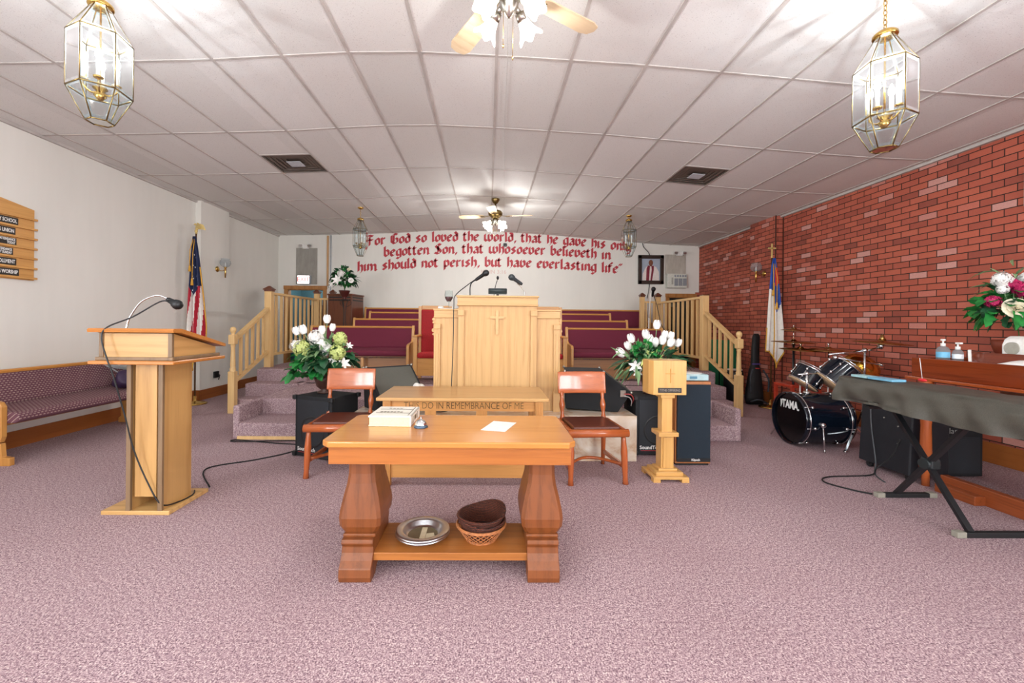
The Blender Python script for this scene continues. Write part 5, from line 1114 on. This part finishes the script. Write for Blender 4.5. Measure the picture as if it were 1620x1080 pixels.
# ================================================================ DRUM KIT
NBLK = plain('gloss_midnight_shell', '0C1420', .08, var=.2); HEADB = plain('black_drum_head', '0A0B0D', .12); HEADC = plain('maple_drum_head', 'C9A884', .4)
def axis_m(p, d, up=(0, 0, 1)):
    z = Vector(d).normalized(); x = Vector(up).cross(z).normalized(); y = z.cross(x); m = Matrix((x, y, z)).transposed().to_4x4(); m.translation = p; return m
def ring(m, mt, r, z, w_, n=48):
    m.tube([mt @ Vector((r*math.cos(k*2*PI/n), r*math.sin(k*2*PI/n), z)) for k in range(n)], w_, 8, True)
t = thing('bass_drum', 'glossy black bass drum with chrome-rimmed hoops and white lettering', 'bass drum', (3.50, 4.68, 0), 0, 'drum kit by the brick wall')
ctr = Vector((3.395, 4.66, .295)); dr = Vector((.9995, -.03, 0)).normalized(); A = axis_m(ctr, dr)
m = M(world=True); m.cyl(ctr+dr*.02, ctr+dr*.50, .272, n=56, caps=False); m.build('shell', NBLK, t)
m = M(world=True); m.cyl(ctr+dr*.025, ctr+dr*.03, .268, n=56); fh = m.build('front_head', HEADB, t)
m = M(world=True); m.cyl(ctr+dr*.485, ctr+dr*.49, .268, n=56); m.build('rear_head', HEADB, t)
for z in (.015, .505):
    m = M(world=True); m.lathe([(.276, z-.02), (.288, z-.02), (.288, z+.02), (.276, z+.02), (.276, z-.02)], (0, 0, 0), 56, A); hp = m.build('hoop', NBLK, t)
    m = M(world=True)
    ring(m, A, .284, z+(.028 if z < .1 else -.028), .006); m.build('hoop_trim', CHROME, hp)
m = M(world=True)
for k in range(8):
    a = k*PI/4+.2; c = Vector((.285*math.cos(a), .285*math.sin(a), 0))
    for z in (.09, .42): m.ell(A @ (c+Vector((0, 0, z))), .016, 10); m.cyl(A @ (c*1.02+Vector((0, 0, z))), A @ (c*1.02+Vector((0, 0, .0 if z < .2 else .52))), .004, n=6)
m.build('lugs', CHROME, t)
fx = A.to_3x3(); hx = -(Vector((0, 0, 1)).cross(dr)).normalized()
m = M(world=True); TF = frame4(ctr+dr*.020+Vector((0, 0, .14))+hx*.0, Vector((-dr.y, dr.x, 0))*-1, (0, 0, 1)); text_mesh(m, 'TAMA.', .125, TF, depth=.001, squash=.74, bold=.004)
for k in range(3): m.prism([(-.165+k*.012, .044), (-.157+k*.012, .044), (-.157+k*.012, -.044+.02*k), (-.161+k*.012, -.044+.02*k)], -.001, .001, 'Z', TF)
m.build('lettering', WLET, fh)
m = M(world=True); c = ctr+dr*.17; s1 = Vector((-dr.y, dr.x, 0))
for sg in (-1,):
    b = c-s1*.28+Vector((0, 0, -.02)); m.ell(b, .03, 12); m.cyl(b, b+Vector((-.02, -.05, -.27)), .008); m.lathe([(0, 0), (.012, 0), (.008, .02), (0, .02)], b+Vector((-.02, -.05, -.272)), 10)
m.build('spur', CHROME, t); m = M(world=True); b = c+s1*.28; m.ell(b, .03, 12); m.cyl(b, Vector((b.x-.12, b.y+.1, .01)), .008); m.build('spur', CHROME, t)
m = M(world=True); c = ctr+dr*.20; m.lathe([(0, 0), (.045, 0), (.03, .03), (0, .03)], (c.x, c.y, .565), 16); m.cyl((c.x, c.y, .56), (c.x, c.y, .80), .012); m.cyl((c.x-.1, c.y, .78), (c.x+.14, c.y-.02, .80), .010); m.ell((c.x, c.y, .79), .025, 10); m.build('tom_holder', CHROME, t)
def tom(label, p, d, r, L):
    t = thing('tom_drum', label, 'tom drum', p, 0, 'drum kit by the brick wall'); A = axis_m((0, 0, 0), d)
    m = M(); m.lathe([(r*.97, 0), (r*.97, L)], (0, 0, 0), 40, A); m.build('shell', NBLK, t)
    m = M(); m.lathe([(0, .0), (r*.97, .0), (r, .012), (r, .0), (r*.96, -.006), (0, -.004)], (0, 0, 0), 40, A); m.build('bottom_head', HEADC, t)
    m = M(); m.lathe([(0, L), (r*.97, L)], (0, 0, 0), 40, A); m.build('top_head', WHITE, t)
    m = M(); ring(m, A, r*1.03, .012, .007, 40); ring(m, A, r*1.03, L-.012, .009, 40); ring(m, A, r*1.05, L+.01, .005, 40)
    for k in range(6):
        a = k*PI/3+.3; c = Vector((r*1.03*math.cos(a), r*1.03*math.sin(a), 0)); m.cyl(A @ (c+Vector((0, 0, 0))), A @ (c+Vector((0, 0, L))), .0035, n=6); m.ell(A @ (c+Vector((0, 0, L*.3))), (.014, .014, .02), 8); m.ell(A @ (c+Vector((0, 0, L*.75))), (.014, .014, .02), 8)
    m.build('hoops_and_lugs', CHROME, t)
tom('small rack tom above the lettered front of the bass drum', (3.655, 4.80, .655), (.54, -.12, .82), .155, .20)
tom('larger rack tom with beige lower head tilted beside the small one', (3.81, 4.62, .69), (.66, -.21, .70), .165, .27)
def cymbal(m, p, r, d=(0, 0, 1)):
    q = Vector(d).normalized().to_track_quat('Z', 'Y').to_matrix().to_4x4()
    m.lathe([(0, .028), (.02, .027), (.035, .015), (.04, .008), (r*.6, .0), (r, -.014), (r, -.0155), (.04, .006), (0, .02)], p, 40, q)
def tripod(m, c, z, r, mat=None, rot=0):
    for k in range(3):
        a = rot+k*2*PI/3; f = Vector((c[0]+r*math.cos(a), c[1]+r*math.sin(a), .012)); m.bar((c[0], c[1], z), f, .022, .008); m.bar((c[0], c[1], z*.35), Vector((c[0], c[1], z)).lerp(f, .55), .016, .006); m.ell(f, (.02, .02, .012), 8)
t = thing('hi_hat_stand', 'tall thin hi-hat stand with two cymbals beside the Christian flag', 'cymbal stand', (4.14, 5.6, 0), 0, 'drum kit by the brick wall')
m = M(world=True); m.cyl((4.14, 5.6, .1), (4.14, 5.6, 1.08), .014); tripod(m, (4.14, 5.6), .38, .2, rot=3.6); m.build('stand_pole', BLK, t); m = M(world=True); m.cyl((4.14, 5.6, 1.08), (4.14, 5.6, 1.34), .005); m.cyl((4.14, 5.6, 1.07), (4.14, 5.6, 1.11), .022, .028, 14); m.ell((4.14, 5.6, 1.33), .012, 8); m.build('pull_rod', CHROME, t)
m = M(world=True); cymbal(m, (4.14, 5.6, 1.28), .15, (.02, -.05, 1)); m.build('cymbal', BRONZE, t); m = M(world=True); cymbal(m, (4.14, 5.6, 1.12), .26, (.02, -.03, 1)); m.build('cymbal', BRONZE, t)
def cstand(label, x, y, zc, r, tilt=(0, 0, 1), clr=None):
    t = thing('cymbal_stand', label, 'cymbal stand', (x, y, 0), 0, 'drum kit by the brick wall')
    m = M(world=True); m.cyl((x, y, .1), (x, y, zc+.07), .007); m.cyl((x, y, .1), (x, y, zc*.6), .012); tripod(m, (x, y), .40, .22, rot=1.2); m.ell((x, y, zc+.055), (.018, .018, .01), 8); m.cyl((x-.018, y, zc+.065), (x+.018, y, zc+.065), .005); m.build('stand_pole', CHROME, t)
    m = M(world=True); cymbal(m, (x, y, zc), r, tilt); m.build('cymbal', clr or BRONZE, t)
cstand('cymbal on a straight chrome stand behind the small rack tom', 4.10, 5.42, 1.03, .24, (.02, -.06, 1)); cstand('cymbal on a straight chrome stand behind the larger rack tom', 4.33, 5.25, 1.04, .24, (-.02, -.05, 1))
t = thing('boom_cymbal_stand', 'chrome boom stand with crossing arms and tripod legs at the end of the bass drum', 'cymbal stand', (4.02, 4.40, 0), 0, 'drum kit by the brick wall')
X, Y = 4.02, 4.40
m = M(world=True); m.cyl((X, Y, .18), (X, Y, .72), .014); m.cyl((X, Y, .70), (X, Y, 1.06), .0105); m.ell((X, Y, 1.07), .028, 12); m.ell((X, Y, .74), .024, 12); tripod(m, (X, Y), .46, .27, rot=3.4); m.build('stand_pole', CHROME, t)
m = M(world=True); m.cyl((3.63, Y-.0, 1.025), (X+.02, Y, 1.07), .009); m.cyl((X+.02, Y, 1.07), (4.24, Y+.05, 1.105), .009); m.ell((4.24, Y+.05, 1.12), (.03, .03, .04), 12); m.cyl((4.24, Y+.05, 1.1), (4.27, Y+.06, 1.25), .006); m.build('upper_boom', CHROME, t)
m = M(world=True); m.cyl((3.73, Y+.03, .99), (4.23, Y+.03, .915), .008); m.ell((3.73, Y+.03, .99), .026, 12); m.cyl((4.21, Y+.03, .917), (4.26, Y+.03, .91), .014); m.build('lower_boom', CHROME, t)
m = M(world=True); cymbal(m, (4.26, Y+.06, 1.165), .25, (.03, -.06, 1)); m.lathe([(0, 0), (.035, 0), (.02, .03), (.012, .06), (0, .065)], (4.265, Y+.06, 1.18), 14); m.build('cymbal', BRONZE, t)
m = M(world=True); cymbal(m, (4.12, Y+.14, .90), .17, (-.15, -.75, .65)); m.build('splash_cymbal', plain('bright_brass_cymbal', 'D9A848', .2, 1), t)
m = M(world=True); m.box(4.07, 4.17, 4.46, 4.49, .22, .55, .01); m.build('side_plate', plain('grey_pad', 'A9A49A', .6), t)
t = thing('red_stool', 'small red wooden stool frame on the carpet behind the bass drum', 'stool', (4.24, 5.65, 0))
RS = plain('red_stool_paint', 'B43A24', .35)
m = M(world=True); m.box(4.05, 4.45, 5.5, 5.86, .50, .535, .006); m.build('seat', RS, t)
for x in (4.07, 4.43):
    for y in (5.52, 5.84): m = M(world=True); m.box(x-.018, x+.018, y-.018, y+.018, 0, .50); m.build('leg', RS, t)
# ================================================================ KEYBOARD UNDER COVER ON X STAND
t = thing('keyboard_stand', 'black folding cross-leg keyboard stand with taped feet', 'keyboard stand', (3.2, 2.9, 0))
TAPE = plain('grey_tape', '8C887C', .7)
for y in (2.60, 3.21):
    m = M(world=True); m.box(2.96 if y < 3 else 3.03, 3.45 if y < 3 else 3.50, y-.018, y+.018, .0, .035, .006); f = m.build('foot_bar', RUBBER, t)
    for xa in ((2.962, 3.43) if y < 3 else (3.032, 3.44)): m = M(world=True); m.box(xa-.004, xa+.055, y-.021, y+.021, -.0+.0005, .038, .004); m.build('tape_wrap', TAPE, f)
m = M(world=True); m.bar((3.06, 2.60, .03), (3.20, 3.25, .685), .035, .025); m.build('cross_leg', BLK, t)
m = M(world=True); m.bar((3.19, 3.21, .03), (3.05, 2.62, .685), .035, .025); m.build('cross_leg', BLK, t)
m = M(world=True); m.cyl((3.08, 2.91, .36), (3.18, 2.92, .36), .035, n=16); m.box(3.10, 3.17, 2.87, 2.95, .33, .40, .01); m.build('pivot_hub', plain('black_hub', '1E2628', .35), t)
m = M(world=True); m.box(2.99, 3.38, 2.60, 2.64, .68, .70); m.box(2.99, 3.38, 3.23, 3.27, .68, .70); m.build('support_arm', BLK, t)
t = thing('covered_keyboard', 'long keyboard under a creased charcoal fabric cover', 'keyboard', (3.16, 2.85, .701))
m = M(world=True); m.box(3.0, 3.33, 2.17, 3.49, .705, .86, .01); m.build('keyboard_body', BLK, t)
def cov(u, v):
    y = 3.51-1.40*u; k = v*1.0
    cr = .012*math.sin(17*u+4*v)+.006*math.sin(41*u-9*v)+.007*math.sin(9*u+13*v)+.014*math.exp(-((u-.12)/.05)**2)*math.sin(8*v)
    P = [(3.36, .72), (3.355, .885), (3.33, .90), (3.02, .905), (2.985, .895), (2.965, .84), (2.955, .77), (2.95, .705)]
    s_ = k*(len(P)-1); i = min(int(s_), len(P)-2); f = s_-i; x = P[i][0]+(P[i+1][0]-P[i][0])*f; z = P[i][1]+(P[i+1][1]-P[i][1])*f
    if v > .6: x += cr*(v-.55)*4.2-.012*(v-.6)
    else: z += cr*.25
    if v > .95: z += .012*math.sin(7*u)
    return (x, y, z)
CH = NT('charcoal_cover_cloth'); CH = CH.done(CH.ramp(CH.noise(CH.obj(), 500, 2), [(.35, '38362F'), (.65, '55524A')]), .55)
m = M(world=True); m.grid(cov, 90, 42)
for u in (0, 1): m.poly([cov(u, k/42) for k in range(0, 43, 2)])
cv = m.build('fabric_cover', CH, t)
m = M(); m.box(3.01, 3.11, 3.28, 3.42, .912, .930, .002); m.solo('hymn_folder', plain('pale_aqua_folder', '9CC6CC', .4), 'pale aqua folder on the far end of the charcoal keyboard cover', 'folder')
m = M(); m.box(3.01, 3.12, 3.07, 3.27, .912, .930, .002); m.solo('hymn_folder', plain('sky_blue_folder', '6FA9C4', .4), 'sky blue folder beside the pale aqua one on the keyboard cover', 'folder')
m = M(); m.mi = 0; m.ell((3.25, 3.08, .928), (.012, .035, .012), 10); m.mi = 1; m.cyl((3.25, 3.08, .93), (3.25, 3.10, 1.09), .0018); m.solo('red_clip', [plain('red_plastic', 'D02A30', .3), WHITE], 'small red clip with a thin upright wire on the keyboard cover', 'clip')
# ================================================================ AMPS
t = thing('guitar_amplifier', 'black amplifier on casters with hanging cables beneath the covered keyboard', 'amplifier', (3.78, 3.74, 0))
m = M(world=True); m.prism([(3.60, .05), (3.95, .05), (3.95, .50), (3.66, .60), (3.63, .60)], 3.515, 4.0, 'Y'); o = m.build('cabinet', plain('black_amp_vinyl', '14171E', .6), t); b = o.modifiers.new('round', 'BEVEL'); b.width = .01; b.segments = 2; b.limit_method = 'ANGLE'
m = M(world=True)
for y in (3.55, 3.92):
    for x in (3.64, 3.90): m.cyl((x-.012, y, .028), (x+.012, y, .028), .028, n=14); m.box(x-.02, x+.02, y-.015, y+.015, .03, .055)
m.build('casters', RUBBER, t)
m = M(world=True)
for (y, z) in ((3.62, .45), (3.75, .5), (3.62, .3)): m.ell((3.608, y, z), .007, 8)
m.build('screws', STEEL, t)
m = M(); m.tube(smooth_path([(3.585, 3.86, .62), (3.585, 3.85, .40), (3.58, 3.80, .1), (3.50, 3.72, .008), (3.42, 3.60, .007), (3.38, 3.50, .007)]), .006, 6); m.solo('hanging_cable', plain('grey_rubber_cable', '4A4C50', .5), 'grey cable hanging down the back of the black amplifier', 'cable', at=(3.5, 3.7, .001))
m = M(); m.tube(smooth_path([(3.585, 3.58, .35), (3.56, 3.62, .2), (3.50, 3.70, .06), (3.40, 3.66, .008), (3.0, 3.62, .007), (2.86, 3.5, .007), (2.95, 3.33, .007), (3.03, 3.24, .012)]), .006, 6); m.solo('hanging_cable', RUBBER, 'black cable looping from the amplifier out onto the carpet by the stand foot', 'cable', at=(3.1, 3.5, .001))
t = thing('keyboard_amplifier', 'dark amplifier with raised grey brand lettering under the organ', 'amplifier', (4.17, 3.76, 0))
m = M(world=True); m.box(3.965, 4.38, 3.63, 3.90, .01, .50, .01); m.build('cabinet', BLKV, t); m = M(world=True); m.box(4.0, 4.345, 3.622, 3.632, .04, .36); g = m.build('grille', CHAR, t)
m = M(world=True); text_mesh(m, 'Roland', .075, frame4((4.09, 3.6285, .41), (1, 0, 0), (0, 0, 1)), depth=.001, bold=-.001); m.build('brand_lettering', plain('grey_badge', 'B4B4B0', .5), t)
# ================================================================ ORGAN
t = thing('church_organ', 'reddish mahogany organ console with turned leg and foot rail by the brick wall', 'organ', (4.05, 2.85, 0))
def ob(name, mat, *bs, **k):
    m = M(world=True)
    for q in bs: m.box(*q, .005)
    return m.build(name, mat, t, **k)
ob('console_case', MAH, (3.70, 3.72, 2.10, 3.60, .90, 1.062), (3.72, 4.50, 3.57, 3.60, .90, 1.062), (3.72, 4.50, 2.10, 2.13, .90, 1.062))
ob('console_top', MAH, (3.72, 4.50, 2.12, 3.58, 1.02, 1.04))
ob('key_slip', wood('slip_wood', 'A04C24', '7A3214', 'Y', .2, coat=.5, cath=.1), (3.66, 3.72, 2.08, 3.62, .875, .90))
ob('underside', MAHD, (3.74, 4.50, 2.13, 3.57, .86, .90))
ob('back_board', MAHD, (4.46, 4.50, 2.12, 3.58, .55, .90))
ob('foot_rail', wood('foot_rail_wood', '8A4422', '5E2A12', 'Y', .3, cath=.1), (3.70, 3.76, 2.0, 3.36, .0, .125), (3.62, 3.76, 3.05, 3.33, .0, .07), (3.76, 4.46, 2.2, 2.26, .0, .12))
m = M(world=True)
m.lathe([(0, .0), (.028, .0), (.026, .1), (.045, .16), (.03, .20), (.04, .26), (.034, .5), (.046, .66), (.03, .70), (.045, .74), (.03, .78), (.045, .80), (.045, .875), (0, .875)], (3.675, 3.45, 0), 24); m.build('turned_leg', REDZ, t)
m = M(world=True); m.lathe([(0, .0), (.028, .0), (.026, .1), (.045, .16), (.03, .20), (.04, .26), (.034, .5), (.046, .66), (.03, .70), (.045, .74), (.03, .78), (.045, .80), (.045, .875), (0, .875)], (3.80, 2.16, 0), 24); m.build('turned_leg', REDZ, t)
m = M(world=True); m.box(4.02, 4.10, 2.6, 2.68, .0, .88, .004); m.build('inner_post', MAH, t)
m = M(world=True); m.prism([(3.95, 1.042), (3.965, 1.042), (4.00, 1.12), (3.985, 1.125)], 2.12, 3.39, 'Y'); m.build('music_rack', wood('rack_mahogany', '74321C', '501E10', 'Y', .1, coat=.8, cath=.1), t)
m = M()
rd = random.Random(3)
for k in range(5): m.tube(smooth_path([(3.85+rd.random()*.4, 2.9-.1*k, .006), (3.9+rd.random()*.3, 2.8-.1*k, .15+rd.random()*.12), (4.0+rd.random()*.3, 2.6-.05*k, .12), (4.1+rd.random()*.2, 2.4, .008)]), .007, 6)
m.solo('cable_tangle', plain('dark_cable', '2A2C30', .5), 'tangle of dark cables on the floor under the organ', 'cables', at=(4.0, 2.7, 0.001))
m = M(); m.box(3.93, 4.07, 2.48, 2.62, .14, .26, .003); m.box(3.93, 4.07, 2.48, 2.62, .0, .14, .003); m.solo('cardboard_box', plain('brown_cardboard', '7A5238', .8), 'small brown cardboard box under the organ', 'box') if False else m.bm.free()
def pump(x, y, label, big):
    t = thing('pump_bottle', label, 'bottle', (x, y, 1.0405)); h = .125 if big else .10; r = .042 if big else .034
    m = M(); m.lathe([(0, 0), (r, 0), (r, h*.75), (r*.75, h*.92), (.014, h), (0, h)], n=24); b = m.build('bottle_body', glass('clear_gel_%d' % big, 'DDE8EC', .05, .25), t)
    m = M(); m.lathe([(r*1.01, h*.25), (r*1.01, h*.62)], n=24); m.build('bottle_label', plain('blue_bottle_label' if big else 'white_bottle_label', '6FB6DA' if big else 'E4EAEE', .4), b)
    m = M(); m.cyl((0, 0, h), (0, 0, h+.025), .016); m.cyl((0, 0, h+.025), (0, 0, h+.05), .006); m.box(-.012, .012, -.012 if big else -.03, .012, h+.045, h+.06, .004); m.build('pump_head', WHITE, t)
pump(3.83, 3.465, 'larger clear pump bottle with blue label on the organ', 1); pump(3.905, 3.42, 'smaller clear pump bottle with white label on the organ', 0)
m = M(); m.box(-.012, .012, -.008, .008, 0, .11, .002); o = m.solo('white_remote', WHITE, 'slim white stick leaning inside the organ top near the pump bottles', 'stick', at=(0, 0, 0)); o.location = (3.80, 3.24, 1.042); o.rotation_euler = (R(0), R(-14), R(30))
m = M(); m.grid(lambda u, v: (3.76+.17*v, 3.05-.55*u, 1.052+.03*math.sin(PI*v)*math.sin(PI*min(1, u*2.2+.05))+.006*math.sin(9*u)), 20, 8); o = m.solo('folded_papers', WHITE, 'loose white papers lying on the organ top', 'papers', at=(3.84, 2.8, 1.042)); solid(o, .008)
t = thing('white_radio', 'white rounded radio with a round grey speaker on the organ', 'radio', (4.16, 3.12, 1.042))
m = M(world=True); m.prism([(4.07, 1.042), (4.07, 1.19), (4.09, 1.235), (4.13, 1.26), (4.18, 1.26), (4.22, 1.23), (4.24, 1.18), (4.24, 1.042)], 2.86, 3.26, 'Y'); o = m.build('body', WHITE, t); b = o.modifiers.new('round', 'BEVEL'); b.width = .012; b.segments = 3; b.limit_method = 'ANGLE'
m = M(world=True); m.cyl((4.075, 3.19, 1.165), (4.062, 3.19, 1.165), .048, n=24); m.build('speaker_grille', plain('grey_round_grille', 'A5A296', .7), t)
def v4(t):
    m = M(); m.lathe([(0, 0), (.07, 0), (.11, .12), (.12, .18), (.0, .17)], n=28); m.build('vase', plain('rust_pot', '7A3420', .5), t)
h4 = [('rose', (-.16, -.16, .44), .085, CREAM), ('cluster', (-.06, -.12, .60), .055, PINK), ('cluster', (-.12, -.1, .64), .04, PINK), ('cluster', (.02, -.14, .52), .05, PINK), ('cluster', (-.24, -.06, .50), .04, PINK), ('cluster', (.10, -.18, .40), .06, PINK),
      ('cluster', (-.16, -.06, .68), .05, PETAL), ('cluster', (.05, -.08, .68), .06, PETAL), ('cluster', (.14, -.14, .50), .05, PETAL), ('lily', (.03, -.2, .34), .07, PETAL), ('cluster', (-.18, -.08, .60), .03, PETAL), ('rose', (.22, -.14, .6), .07, CREAM)]
l4 = [(GREEN, 120, 0, -.02, .42, .30, .24, .26, .10, .085, True), (DGREEN, 70, 0, -.02, .42, .26, .2, .26, .10, .07, True), (LGREEN, 20, .05, 0, .66, .16, .12, .2, .2, .03, False)]
bouquet('flower_arrangement', 'magenta, cream and white flowers with ivy on the organ against the brick wall', (4.41, 3.46, 1.042), h4, l4, v4, seed=21)
